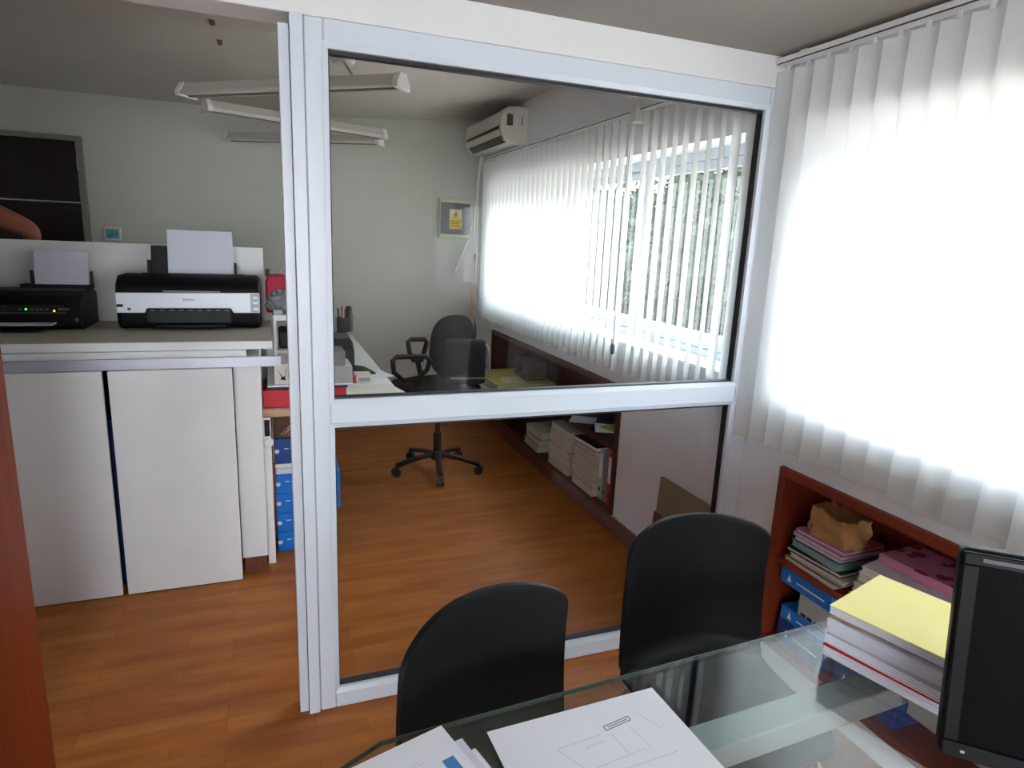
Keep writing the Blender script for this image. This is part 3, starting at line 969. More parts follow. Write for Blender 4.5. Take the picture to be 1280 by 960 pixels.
MB().box(A0 + 0.05, A1 - 0.14, 3.34, 3.42, 1.128, 1.136).build('tray_flap', M_black, p1, bevel=0.003)
MB().box(-1.035, -1.024, 3.615, 3.64, 1.30, 1.375).build('paper_guide', M_navy, p1, bevel=0.002)
MB().box(-0.796, -0.786, 3.615, 3.64, 1.30, 1.375).build('paper_guide', M_navy, p1, bevel=0.002)
one(MB().box(-1.018, -0.802, 3.612, 3.617, 1.312, 1.468, rot=Matrix.Rotation(math.radians(-12), 4, 'X'), piv=(-0.9, 3.615, 1.30)), 'paper_sheaf', M_paper2, 'white paper standing in the feed of the small black printer', 'paper', 'paper in the printers')
one(MB().prism([(3.355, 1.1505), (3.44, 1.1515), (3.44, 1.1545), (3.40, 1.159), (3.355, 1.153)], 'x', -1.14, -0.90), 'paper_sheet', M_paper2, 'printed sheet lying in the output tray of the small black printer', 'paper')

# ------------------------------------------------------------------ long white desk behind the counter
dk = thing('desk', 'long white desk running along behind the counter to the back wall', 'desk', (0.3, 4.4, 0))
MB().box(-0.044, 0.665, 3.205, 5.63, 0.725, 0.755).build('desk_top', M_counter, dk, bevel=0.002)
MB().box(-0.044, 0.665, 3.195, 3.205, 0.722, 0.756).build('beige_edge', M_beige, dk, bevel=0.002)
MB().box(-0.01, 0.30, 4.60, 4.62, 0.0, 0.725).build('leg_panel', M_counter, dk, bevel=0.002)
MB().box(-0.045, -0.025, 3.8, 5.63, 0.0, 0.725).build('modesty_panel', M_counter, dk, bevel=0.002)
MB().box(0.0, 0.38, 5.6, 5.62, 0.0, 0.725).build('leg_panel', M_counter, dk, bevel=0.002)
MB().box(-0.0, 0.27, 3.58, 3.60, 0.0, 0.725).build('leg_panel', M_counter, dk, bevel=0.002)
MB().box(0.0, 0.285, 3.215, 3.58, 0.452, 0.472).build('under_shelf', M_counter, dk, bevel=0.002)

# reams under the desk
def ream(x0, x1, y0_, y1_, z0, z1, label, m=None, marks=True, grp='blue paper reams under the white desk'):
    t = thing('paper_ream', label, 'paper ream', ((x0 + x1) / 2, (y0_ + y1_) / 2, z0), 0, grp)
    MB().box(x0, x1, y0_, y1_, z0, z1).build('wrapper', m or M_blue, t, bevel=0.005)
    if marks:
        k = MB()
        zc_ = (z0 + z1) / 2
        k.cyl((x0 + 0.012, y0_ + 0.001, zc_), (x0 + 0.012, y0_ - 0.0006, zc_), 0.011, seg=14)
        k.build('white_mark', M_paper, t, bevel=0.0)
        k = MB()
        for i in range(6):
            k.box(x0 + 0.045 + 0.03 * i, x0 + 0.066 + 0.03 * i, y0_ - 0.0006, y0_ + 0.001, zc_ + 0.010 + 0.001 * i, zc_ + 0.0145 + 0.001 * i)
        k.build('printed_line', M_paper, t)
    return t
ordn = ['lowest blue ream of the pile on the floor under the white desk', 'blue ream second from the floor under the white desk', 'wider blue ream third from the floor under the white desk', 'topmost blue ream of the floor pile under the white desk']
hs = [0.001, 0.106, 0.211, 0.316, 0.418]
for i in range(4):
    ream(0.0, 0.27 if i in (0, 1) else 0.312, 3.215, 3.50, hs[i], hs[i + 1] - 0.001, ordn[i])
one(MB().box(0.002, 0.27, 3.215, 3.50, 0.4185, 0.4515), 'paper_ream', M_paper2, 'lilac-white ream lying on the blue reams under the white desk', 'paper ream', bevel=0.004)
ream(0.0, 0.26, 3.22, 3.50, 0.473, 0.602, 'dark blue box on the under-desk shelf', M_dblue, True)
bx = thing('cardboard_box', 'dark brown scribbled box under the white desk, above the blue boxes', 'box', (0.13, 3.36, 0.603))
MB().box(0.0, 0.26, 3.225, 3.50, 0.603, 0.715).build('carton', M_brownbox, bx, bevel=0.003)
k = MB()
for i in range(8):
    a = 0.03 + 0.006 * i
    k.tube([(a, 3.2245, 0.62 + 0.006 * (i % 3)), (a + 0.05, 3.2245, 0.67 + 0.004 * i % 0.02)], 0.0014, 5)
k.build('scribble', M_beige, bx)

# items on the near end of the long desk
rb = thing('box_file', 'red box file on the near end of the white desk', 'box file', (0.155, 3.35, 0.756))
MB().box(-0.043, 0.352, 3.235, 3.50, 0.757, 0.846).build('cover', M_red, rb, bevel=0.003)
MB().box(0.350, 0.354, 3.24, 3.49, 0.765, 0.84).build('page_edge', M_paper3, rb)
one(MB().box(-0.03, 0.36, 3.24, 3.49, 0.8465, 0.857), 'notebook', M_navy, 'thin navy notebook lying flat on the red box file', 'notebook', bevel=0.002)
one(MB().box(-0.02, 0.385, 3.245, 3.48, 0.8575, 0.867), 'notebook', M_paper, 'thin white notebook under the patterned carton', 'notebook', bevel=0.002)
wb = thing('carton', 'white carton with black doodled marks on the red box file', 'box', (0.09, 3.36, 0.8675))
MB().box(0.014, 0.17, 3.25, 3.46, 0.868, 0.972).build('carton_body', M_paper3, wb, bevel=0.003)
dd = MB()
dd.prism([(0.030, 0.945), (0.052, 0.905), (0.060, 0.915), (0.066, 0.890), (0.040, 0.895), (0.046, 0.905)], 'y', 3.2492, 3.2502)
dd.tube([(0.066, 3.2495, 0.91), (0.070, 3.2495, 0.955)], 0.0012, 5)
dd.tube([(0.078, 3.2495, 0.905), (0.080, 3.2495, 0.95)], 0.0012, 5)
dd.tube([(0.095, 3.2495, 0.935), (0.115, 3.2495, 0.935), (0.098, 3.2495, 0.915), (0.118, 3.2495, 0.912)], 0.0022, 5)
dd.tube([(0.102, 3.2495, 0.895), (0.118, 3.2495, 0.892)], 0.0022, 5)
dd.build('doodles', M_black, wb)
one(MB().box(0.185, 0.385, 3.25, 3.46, 0.868, 0.952), 'carton', M_lgrey, 'light grey carton beside the doodled white carton', 'box', bevel=0.003)
one(MB().box(0.20, 0.352, 3.26, 3.44, 0.9525, 1.025), 'carton', mat('grey_green_card', (120, 126, 116), 0.6), 'small grey-green carton on top of the light grey one', 'box', bevel=0.003)

# open white hutch with clutter
hu = thing('shelf_unit', 'small white open shelf standing on the desk behind the counter end', 'shelf', (0.1, 3.63, 0.756))
MB().box(0.018, 0.20, 3.51, 3.79, 1.150, 1.178).build('top_board', M_counter, hu, bevel=0.001)
MB().box(0.018, 0.034, 3.51, 3.79, 0.757, 1.150).build('side_board', M_counter, hu, bevel=0.001)
MB().box(0.184, 0.20, 3.51, 3.79, 0.757, 1.150).build('side_board', M_counter, hu, bevel=0.001)
MB().box(0.034, 0.184, 3.51, 3.79, 0.98, 0.995).build('shelf_board', M_counter, hu, bevel=0.001)
one(MB().box(0.045, 0.175, 3.56, 3.76, 0.996, 1.09), 'device', M_blackm, 'black device sitting inside the small white open shelf', 'device', bevel=0.01)
bag = MB()
bag.prism([(-0.012, 1.179), (0.14, 1.179), (0.14, 1.29), (0.105, 1.365), (0.06, 1.378), (0.0, 1.372), (-0.012, 1.33)], 'y', 3.61, 3.74)
one(bag, 'bag', M_crimson, 'crimson bag lying on the small white shelf', 'bag', bevel=0.012)
cr = MB()
def wrap(u, v):
    a, b = 2 * math.pi * u, math.pi * v
    k = 1 + 0.16 * math.sin(5 * a + 3 * b) * math.sin(4 * b) + 0.10 * math.sin(9 * a - 7 * b)
    return (0.075 + 0.082 * k * math.sin(b) * math.cos(a), 3.575 + 0.030 * k * math.sin(b) * math.sin(a), 1.239 + 0.058 * min(k, 1.02 if v > 0.6 else 2) * math.cos(b))
cr.grid(wrap, 40, 22)
bmesh.ops.remove_doubles(cr.bm, verts=cr.bm.verts, dist=0.0008)
one(cr, 'plastic_wrap', M_grey, 'crumpled grey wrapping in front of the crimson bag', 'wrapping', ang=20)
one(MB().box(0.022, 0.066, 3.515, 3.545, 1.179, 1.205), 'small_box', M_lgrey, 'tiny pale grey box at the front of the white shelf', 'box', bevel=0.002)
one(MB().tube([(0.045, 3.70, 1.36), (0.105, 3.73, 1.455)], 0.006, 6), 'pen', M_lgrey, 'thin grey stick poking up behind the crimson bag', 'pen')
one(MB().box(-0.012, 0.012, 3.70, 3.74, 1.365, 1.40), 'clip_box', M_blackm, 'small black block on the crimson bag', 'clip')

# far part of the long desk: black phone, pen cups, staple box, papers
ph = thing('desk_printer', 'low black machine on the white desk by the partition', 'printer', (0.42, 4.25, 0.756))
MB().prism([(4.02, 0.757), (4.55, 0.757), (4.55, 0.93), (4.40, 0.955), (4.10, 0.945), (4.02, 0.90)], 'x', 0.16, 0.49).build('casing', M_blackm, ph, bevel=0.012)
MB().box(0.18, 0.47, 4.14, 4.40, 0.952, 0.965).build('lid', M_greydark, ph, bevel=0.004)
MB().box(0.20, 0.45, 3.90, 4.03, 0.79, 0.80).build('tray', M_black, ph, bevel=0.002)
one(MB().prism([(3.75, 0.757), (3.885, 0.757), (3.885, 0.80), (3.83, 0.83), (3.75, 0.81)], 'x', 0.22, 0.42), 'carton', M_lgrey, 'pale grey flat box on the white desk before the black machine', 'box', bevel=0.004)
cup = thing('pen_cup', 'dark pen cup with markers standing on the black machine', 'pen cup', (0.46, 4.44, 0.966))
MB().lathe([(0.034, 0.0), (0.036, 0.10), (0.032, 0.10), (0.030, 0.01)], (0.45, 4.34, 0.966), 16).build('cup', M_blackm, cup)
for i, (dx, dy, hh_, m_) in enumerate(((0.0, 0.0, 0.17, M_greydark), (0.012, 0.008, 0.15, M_red), (-0.014, 0.004, 0.16, M_black), (0.004, -0.014, 0.145, M_lgrey))):
    MB().cyl((0.45 + dx, 4.34 + dy, 0.98), (0.45 + dx * 1.7, 4.34 + dy * 1.7, 0.966 + hh_), 0.006, seg=8).build('marker', m_, cup)
one(MB().lathe([(0.026, 0.0), (0.028, 0.12), (0.024, 0.125), (0.02, 0.17), (0.012, 0.175)], (0.515, 4.52, 0.945), 14), 'bottle', M_blackm, 'slim black bottle standing behind the pen cup', 'bottle')
one(MB().lathe([(0.028, 0.0), (0.03, 0.14), (0.026, 0.145)], (0.385, 4.36, 0.966), 14), 'tin', M_lgrey, 'pale tin standing beside the pen cup', 'tin')
kb = MB()
kb.prism([(0.496, 3.92), (0.61, 3.95), (0.565, 4.15), (0.496, 4.22)], 'z', 0.757, 0.770)
one(kb, 'folder', M_blackm, 'black folder lying open on the white desk', 'folder', bevel=0.002)
sb = thing('staple_box', 'small white and red box on the white desk edge', 'box', (0.505, 3.79, 0.756))
MB().box(0.447, 0.555, 3.72, 3.86, 0.757, 0.797).build('box', M_paper3, sb, bevel=0.002)
MB().box(0.446, 0.462, 3.719, 3.861, 0.7565, 0.7975).build('red_band', M_red, sb)
MB().box(0.475, 0.54, 3.7192, 3.7202, 0.767, 0.788).build('label_print', M_ink, sb)
def sheet(name, pts, z, m, label, cat='paper', group=None, th=0.0012, curl=None):
    mb = MB()
    mb.prism(pts, 'z', z, z + th)
    return one(mb, name, m, label, cat, group, smooth=False)
sheet('paper_sheet', [(0.50, 3.87), (0.715, 3.86), (0.655, 4.07), (0.52, 4.06)], 0.7575, M_paper, 'white sheet jutting over the desk edge beyond the small red and white box')
sheet('paper_sheet', [(0.42, 3.24), (0.66, 3.26), (0.70, 3.42), (0.64, 3.68), (0.42, 3.66)], 0.7575, M_paper3, 'cream sheets on the desk corner nearest the partition')

# ------------------------------------------------------------------ office chair on castors
oc = thing('office_chair', 'black swivel office chair with armrests on a five-star base', 'chair', (1.07, 4.18, 0))
cx, cy = 1.07, 4.18
hubz = 0.10
for k in range(5):
    a = math.radians(-100 + 72 * k)
    c, s_ = math.cos(a), math.sin(a)
    lg = MB().tube([(cx + 0.03 * c, cy + 0.03 * s_, 0.125), (cx + 0.17 * c, cy + 0.17 * s_, 0.105), (cx + 0.30 * c, cy + 0.30 * s_, 0.075)], 0.022, 8, flat=0.8).build('base_arm', M_black, oc)
    w = MB()
    px, py = cx + 0.30 * c, cy + 0.30 * s_
    for d in (-0.014, 0.014):
        w.cyl((px - s_ * (d - 0.009), py + c * (d - 0.009), 0.028), (px - s_ * (d + 0.009), py + c * (d + 0.009), 0.028), 0.028, seg=14)
    w.cyl((px, py, 0.03), (px, py, 0.075), 0.008, seg=8)
    w.build('castor', M_blackm, lg)
MB().lathe([(0.045, 0.09), (0.045, 0.14), (0.03, 0.15), (0.03, 0.28), (0.018, 0.285), (0.018, 0.536)], (cx, cy, 0), 16).build('gas_column', M_black, oc)
def rounded(cx_, cy_, cz_, sx, sy, sz, rot, nm, m, par, bev):
    return MB().box(cx_ - sx / 2, cx_ + sx / 2, cy_ - sy / 2, cy_ + sy / 2, cz_ - sz / 2, cz_ + sz / 2, rot=rot).build(nm, m, par, bevel=bev, bseg=5)
rz = Matrix.Rotation(math.radians(20), 4, 'Z')
rounded(cx - 0.02, cy, 0.60, 0.48, 0.46, 0.09, rz, 'seat', M_fabric, oc, 0.04)
MB().box(cx - 0.13, cx + 0.13, cy - 0.09, cy + 0.09, 0.535, 0.556, rot=rz).build('seat_plate', M_black, oc, bevel=0.005)
# the chair faces the desk: local -x of the frame below
def L2W(f, s_, z):
    """f metres towards the sitter's front, s_ metres to the sitter's side"""
    a = math.radians(205)
    return (cx + f * math.cos(a) - s_ * math.sin(a), cy + f * math.sin(a) + s_ * math.cos(a), z)
def back_pad(u, v, th):
    # superellipse-shaped pad
    a = 2 * math.pi * u
    w, hgt = 0.215, 0.225
    ca, sa = math.cos(a), math.sin(a)
    ex = lambda t, n: math.copysign(abs(t) ** (2 / n), t)
    x = w * ex(ca, 3.0) * v
    z = hgt * ex(sa, 3.0) * v
    return L2W(-0.185 + 0.35 * x * x / w - 0.10 * (z / hgt) * 0.25 + th * (1 - 0.35 * v ** 4), x, 0.86 + z)
bp = MB()
bp.grid(lambda u, v: back_pad(u, max(v, 0.02), 0.03), 40, 8)
bp.grid(lambda u, v: back_pad(u, max(v, 0.02), -0.03), 40, 8)
bp.grid(lambda u, v: back_pad(u, 1.0, 0.0195 - 0.039 * v), 40, 2)
bmesh.ops.remove_doubles(bp.bm, verts=bp.bm.verts, dist=0.0012)
bp.build('backrest', M_fabric, oc, ang=60)
MB().tube([L2W(-0.10, 0, 0.545), L2W(-0.25, 0, 0.55), L2W(-0.265, 0, 0.65), L2W(-0.225, 0, 0.84)], 0.026, 8, flat=0.5).build('back_bracket', M_black, oc)
for loop, foot in (([(0.735, 4.02, 0.75), (0.728, 4.02, 0.825), (0.75, 4.02, 0.850), (0.94, 4.02, 0.850), (0.968, 4.02, 0.825), (0.955, 4.03, 0.76), (0.90, 4.04, 0.705), (0.80, 4.04, 0.690)], [(0.87, 4.04, 0.695), (0.90, 4.06, 0.60), (0.95, 4.09, 0.548)]),
                   ([(0.915, 4.40, 0.81), (0.902, 4.40, 0.885), (0.925, 4.40, 0.902), (1.02, 4.40, 0.902), (1.036, 4.40, 0.88), (1.015, 4.40, 0.80), (1.0, 4.39, 0.755), (0.94, 4.39, 0.755)], [(0.97, 4.39, 0.755), (1.0, 4.37, 0.60), (1.03, 4.30, 0.548)])):
    arm = MB()
    arm.tube(loop, 0.017, 8, closed=True)
    arm.tube(foot, 0.018, 8)
    arm.build('armrest', M_black, oc)
bc = Vector((1.215, 4.06, 0.0))
bg = thing('shoulder_bag', 'square black bag with a grey zip edge on the office chair seat', 'bag', (bc.x, bc.y, 0.646))
q = Matrix.Rotation(math.radians(-8), 4, 'Z')
MB().box(bc.x - 0.145, bc.x + 0.145, bc.y - 0.04, bc.y + 0.04, 0.648, 0.955, rot=q).build('bag_body', M_fabric, bg, bevel=0.032, bseg=4)
MB().box(bc.x - 0.10, bc.x + 0.14, bc.y - 0.045, bc.y - 0.038, 0.690, 0.700, rot=q, piv=(bc.x, bc.y, 0.70)).build('zip', M_grey, bg)
MB().tube([(bc.x + 0.10, bc.y - 0.03, 0.945), (bc.x + 0.152, bc.y - 0.06, 0.90), (bc.x + 0.155, bc.y - 0.06, 0.70)], 0.006, 6).build('strap', M_grey, bg)

# ------------------------------------------------------------------ recessed bookcases
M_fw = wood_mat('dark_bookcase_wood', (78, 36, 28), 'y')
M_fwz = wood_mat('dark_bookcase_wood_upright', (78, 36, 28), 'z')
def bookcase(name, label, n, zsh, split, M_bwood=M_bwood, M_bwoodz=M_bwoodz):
    y0b, y1b, z0b, z1b = n
    t = thing(name, label, 'bookcase', (XW + 0.14, (y0b + y1b) / 2, z0b))
    xa, xb = XW - 0.015, XW + 0.285
    e = 0.036
    a = 0.002
    MB().box(xa, xb, y0b + a, y1b - a, z1b - e, z1b - a).build('top_board', M_bwood, t, bevel=0.002)
    MB().box(xa, xb, y0b + a, y1b - a, z0b + a, z0b + e).build('bottom_board', M_bwood, t, bevel=0.002)
    for (p, q_) in ((y0b + a, y0b + e), (y1b - e, y1b - a)):
        MB().box(xa, xb, p, q_, z0b + e, z1b - e).build('side_board', M_bwoodz, t, bevel=0.002)
    MB().box(xb - 0.012, xb, y0b + e, y1b - e, z0b + e, z1b - e).build('back_board', M_bwoodz, t)
    MB().box(xa + 0.01, xb - 0.012, y0b + e, y1b - e, zsh - 0.028, zsh).build('shelf', M_bwood, t, bevel=0.002)
    for s in split:
        MB().box(xa + 0.006, xb - 0.012, s - 0.012, s + 0.012, z0b + e, zsh - 0.028).build('divider', M_bwoodz, t, bevel=0.002)
    return t
bookcase('bookcase', 'reddish wooden bookcase set into the wall under the glowing blind', NN, 0.475, [])
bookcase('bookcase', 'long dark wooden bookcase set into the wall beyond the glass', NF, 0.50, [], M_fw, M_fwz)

def block(name, x0, x1, y0_, y1_, z0, z1, m, label, cat, rotz=0.0, group=None, bev=0.002):
    return one(MB().box(x0, x1, y0_, y1_, z0, z1, rotz=rotz), name, m, label, cat, group, bevel=bev)

def book(name, c, sx, sy, z0, th, rotz, mc, mp, label, cat='book', group=None, tilt=0.0):
    """cover with a page block, lying flat; c = (x, y)"""
    t = thing(name, label, cat, (c[0], c[1], z0), rotz, group)
    if tilt:
        t.rotation_euler = (0, tilt, rotz)
    cv = MB()
    cv.box(-sx / 2, sx / 2, -sy / 2, sy / 2, 0, 0.0025)
    cv.box(-sx / 2, sx / 2, -sy / 2, sy / 2, th - 0.0025, th)
    cv.box(sx / 2 - 0.003, sx / 2, -sy / 2, sy / 2, 0.0025, th - 0.0025)
    cv.build('cover', mc, t, local=True, bevel=0.0008)
    MB().box(-sx / 2 + 0.004, sx / 2 - 0.003, -sy / 2 + 0.003, sy / 2 - 0.003, 0.0025, th - 0.0025).build('pages', mp, t, local=True)
    return t

# --- near bookcase, upper shelf (z 0.475)
Z = 0.4755
hs_ = Z
spec = [(0.014, M_paper3, 'cream magazine at the bottom of the pile under the pink folders'),
        (0.012, M_blackm, 'dark magazine second from the bottom under the pink folders'),
        (0.016, M_paper3, 'cream magazine third from the bottom under the pink folders'),
        (0.016, M_blackm, 'dark folder beneath the teal folder')]
for i, (th, m_, lb) in enumerate(spec):
    book('magazine', (1.895 + 0.004 * (i % 2), 1.585 - 0.012 * (i % 3)), 0.215, 0.235, hs_, th - 0.0006, 0.03 * (i - 1), m_, M_paper3, lb, 'magazine')
    hs_ += th
book('folder', (1.90, 1.585), 0.20, 0.215, hs_, 0.0265, -0.04, M_teal, M_teal, 'pale teal folder in the pile on the near bookcase shelf', 'folder'); hs_ += 0.027
book('folder', (1.905, 1.585), 0.20, 0.205, hs_, 0.0185, 0.03, M_navy, M_paper2, 'navy folder between the teal and pink folders', 'folder'); hs_ += 0.019
book('folder', (1.90, 1.58), 0.205, 0.22, hs_, 0.0155, 0.01, M_pink, M_paper2, 'lower of the two pink folders under the kraft bag', 'folder'); hs_ += 0.016
book('folder', (1.905, 1.58), 0.20, 0.215, hs_, 0.0125, 0.05, M_pink, M_paper2, 'upper pink folder right under the kraft bag', 'folder'); hs_ += 0.013
# crumpled kraft bag
kg = MB()
def kf(u, v):
    rg = math.sin(7 * u * 6.28 + 3 * v) * 0.006 + math.sin(17 * u + 11 * v) * 0.005
    a = 2 * math.pi * u
    ex = lambda t, n: math.copysign(abs(t) ** (2 / n), t)
    w = (0.06 + rg) * (1 - 0.08 * v)
    l = (0.092 + rg) * (1 + 0.04 * v)
    return (1.875 + w * ex(math.cos(a), 4), 1.562 + l * ex(math.sin(a), 4), hs_ + 0.001 + (0.100 + 0.004 * math.sin(3 * a) + 0.005 * math.sin(11 * a)) * v)
kg.grid(kf, 48, 8)
kg.grid(lambda u, v: Vector(kf(u, 1.0)) * (1 - v) + Vector((1.875, 1.562, hs_ + 0.075 + 0.01 * math.sin(9 * u))) * v, 48, 5)
bmesh.ops.remove_doubles(kg.bm, verts=kg.bm.verts, dist=0.0005)
one(kg, 'paper_bag', M_kraft, 'crumpled kraft paper bag on top of the pink folders', 'bag', ang=25)
# book pile leaning out
hb = Z
bk = [(0.026, M_paper3, 'thick cream book at the base of the white book pile'),
      (0.022, M_blackm, 'dark book above the thick cream book'),
      (0.024, M_paper3, 'cream book in the middle of the white book pile'),
      (0.020, M_lgrey, 'grey book fourth in the white book pile'),
      (0.026, M_paper, 'white book fifth in the white book pile'),
      (0.022, M_paper, 'white book on top of the white book pile')]
for i, (th, m_, lb) in enumerate(bk):
    book('book', (1.862 + 0.004 * (i % 2), 1.292 - 0.006 * i), 0.12, 0.26, hb, th - 0.0006, 0.10 + 0.05 * (i % 3), m_, M_paper3, lb, 'book')
    hb += th
block('storage_box', 1.80, 1.925, 0.85, 1.08, Z, 0.61, M_blackm, 'black box standing at the front of the near shelf beside the book pile', 'box')
block('storage_box', 1.935, 2.05, 0.80, 1.06, Z, 0.70, M_grey, 'grey box behind the black box on the near shelf', 'box')
fb = thing('binder', 'pink floral binder lying across the white book pile', 'binder', (1.957, 1.245, hb + 0.0005), 0.06)
MB().box(-0.095, 0.095, -0.14, 0.14, 0.0, 0.034).build('cover', M_floral, fb, local=True, bevel=0.004)
MB().box(-0.0965, -0.092, -0.138, 0.138, 0.003, 0.031).build('spine', M_pink, fb, local=True, bevel=0.001)
# --- near bookcase, lower shelf
zl = 0.137
def ream2(y0_, y1_, z0, z1, label, m, x0=1.80, white=False):
    t = thing('paper_ream', label, 'paper ream', ((x0 + 2.02) / 2, (y0_ + y1_) / 2, z0), 0, 'reams on the lower shelf of the near bookcase')
    MB().box(x0, 2.02, y0_, y1_, z0, z1).build('wrapper', m, t, bevel=0.004)
    zc_ = (z0 + z1) / 2
    mk = MB()
    if not white:
        mk.prism([(y1_ - 0.035, zc_ - 0.014), (y1_ - 0.055, zc_ - 0.014), (y1_ - 0.045, zc_ + 0.016)], 'x', x0 - 0.0008, x0 + 0.0005)
        mk.box(x0 - 0.0008, x0 + 0.0005, y0_ + 0.03, y1_ - 0.08, zc_ - 0.004, zc_ + 0.001)
        mk.build('white_mark', M_paper, t)
    else:
        for k in range(5):
            mk.box(x0 - 0.0008, x0 + 0.0005, y0_ + 0.02 + 0.03 * k, y0_ + 0.042 + 0.03 * k, z0 + 0.004, z0 + 0.016)
        mk.build('dark_print', M_navy, t)
    return t
ream2(1.475, 1.70, zl, 0.235, 'lowest blue ream at the end of the lower near shelf', M_dblue)
ream2(1.47, 1.695, 0.2355, 0.29, 'blue ream under the grey-white ream on the lower near shelf', M_blue)
ream2(1.44, 1.62, 0.2905, 0.378, 'grey-white ream between blue reams on the lower near shelf', M_lgrey, 1.802, True)
ream2(1.475, 1.715, 0.3785, 0.44, 'topmost blue ream under the near shelf board', M_blue, 1.795)
ream2(1.19, 1.43, zl, 0.24, 'lower deep blue ream in the middle of the lower near shelf', M_dblue)
ream2(1.19, 1.432, 0.2405, 0.34, 'middle blue ream in the middle of the lower near shelf', M_blue)
ream2(1.20, 1.428, 0.3405, 0.435, 'upper deep blue ream with a pale emblem on the lower near shelf', M_dblue)

# --- far bookcase
zb0 = 0.1365
def stack(n, c, sx, sy, z, ths, mats_, labs, nm, cat, jit=0.01, seed=3):
    rg = random.Random(seed)
    for i in range(n):
        book(nm, (c[0] + rg.uniform(-jit, jit) * 0.6, c[1] + rg.uniform(-jit, jit)), sx, sy, z, ths[i] - 0.0006, rg.uniform(-0.05, 0.05), mats_[i % len(mats_)], M_paper3, labs[i], cat)
        z += ths[i]
    return z
zt_ = stack(7, (1.865, 3.30), 0.215, 0.28, zb0, [0.05, 0.035, 0.045, 0.03, 0.05, 0.04, 0.03], [M_paper3, M_lgrey, M_paper3, M_paper3],
      ['lowest thick pad of the nearer paper pile in the far bookcase', 'grey pad second from the bottom of the nearer paper pile', 'cream pad third in the nearer paper pile', 'cream pad fourth in the nearer paper pile', 'thick cream pad fifth in the nearer paper pile', 'grey pad sixth in the nearer paper pile', 'cream pad seventh in the nearer paper pile'], 'paper_pad', 'paper pad')
book('book', (1.86, 3.29), 0.215, 0.27, zt_, 0.028, 0.06, M_blackm, M_paper, 'black-covered book on top of the nearer paper pile', 'book')
stack(6, (1.865, 3.66), 0.215, 0.30, zb0, [0.06, 0.045, 0.05, 0.04, 0.05, 0.05], [M_paper3, M_paper3, M_lgrey],
      ['lowest pad of the second paper pile in the far bookcase', 'cream pad second in the second paper pile', 'grey pad third in the second paper pile', 'cream pad fourth in the second paper pile', 'cream pad fifth in the second paper pile', 'grey pad topmost in the second paper pile'], 'paper_pad', 'paper pad', seed=5)
stack(3, (1.865, 4.12), 0.21, 0.28, zb0, [0.05, 0.05, 0.05], [M_lgrey, M_greydark, M_paper3],
      ['lowest grey pad of the third, lower pile in the far bookcase', 'dark pad of the third pile in the far bookcase', 'cream pad topping the third pile in the far bookcase'], 'paper_pad', 'paper pad', seed=8)
def binder(y, w, h, m, label, sp=None):
    t = thing('binder', label, 'binder', (1.91, y, zb0), 0, 'binders upright in the far bookcase')
    MB().box(1.79, 2.03, y - w / 2, y + w / 2, zb0, zb0 + h).build('cover', m, t, bevel=0.003)
    MB().box(1.7885, 1.791, y - w / 2 + 0.008, y + w / 2 - 0.008, zb0 + h * 0.42, zb0 + h * 0.92).build('spine_label', sp or M_paper, t)
    MB().cyl((1.7895, y, zb0 + 0.06), (1.787, y, zb0 + 0.06), 0.010, seg=12).build('finger_ring', M_dark, t)
    return t
binder(3.030, 0.052, 0.315, M_red, 'red lever-arch binder at the end of the far bookcase')
binder(3.084, 0.050, 0.315, M_grey, 'grey lever-arch binder beside the red one', M_grey)
binder(3.136, 0.048, 0.30, M_lgrey, 'pale lever-arch binder third from the bookcase end')
# upper shelf of the far bookcase (z 0.50)
ZU = 0.5005
block('storage_box', 1.80, 2.03, 3.02, 3.28, ZU, 0.56, M_navy, 'navy box on the upper shelf at the end of the far bookcase', 'box')
sheet('paper_sheet', [(1.715, 3.10), (1.86, 3.03), (1.96, 3.16), (1.80, 3.27)], 0.5615, M_paper, 'white sheet hanging over the navy box in the far bookcase')
block('folder', 1.80, 2.0, 3.05, 3.2, 0.564, 0.572, M_olive, 'yellow folder lying on the navy box in the far bookcase', 'folder', 0.3)
block('folder', 1.79, 2.03, 3.32, 3.62, ZU, 0.53, M_navy, 'dark blue folder flat on the far upper shelf', 'folder', 0.06)
sheet('paper_sheet', [(1.70, 3.42), (1.84, 3.34), (1.92, 3.46), (1.79, 3.55)], 0.5325, M_paper2, 'white sheet jutting off the dark blue folder in the far bookcase')
block('storage_box', 1.79, 2.03, 3.75, 4.05, ZU, 0.60, mat('dark_green_card', (58, 66, 54), 0.6), 'dark green box on the far upper shelf', 'box')
yb_ = thing('document_box', 'flat box with an olive-yellow lid jutting from the far bookcase', 'box', (1.78, 4.65, ZU))
MB().box(1.55, 2.02, 4.32, 4.92, ZU, 0.555).build('tray', M_lgrey, yb_, bevel=0.002)
MB().box(1.548, 2.022, 4.318, 4.922, 0.555, 0.563).build('lid', M_olive, yb_, bevel=0.001)
MB().prism([(1.62, 4.40), (1.80, 4.34), (1.84, 4.62), (1.66, 4.58)], 'z', 0.5635, 0.566).build('pale_paper', M_cream, yb_)
dev = thing('camera_device', 'black rounded device standing behind the olive-yellow box', 'device', (1.88, 4.55, 0.57))
MB().box(1.80, 1.98, 4.40, 4.66, 0.5665, 0.72).build('casing', M_blackm, dev, bevel=0.03, bseg=4)
MB().cyl((1.80, 4.5, 0.66), (1.775, 4.5, 0.66), 0.035, seg=18).build('knob', M_black, dev)

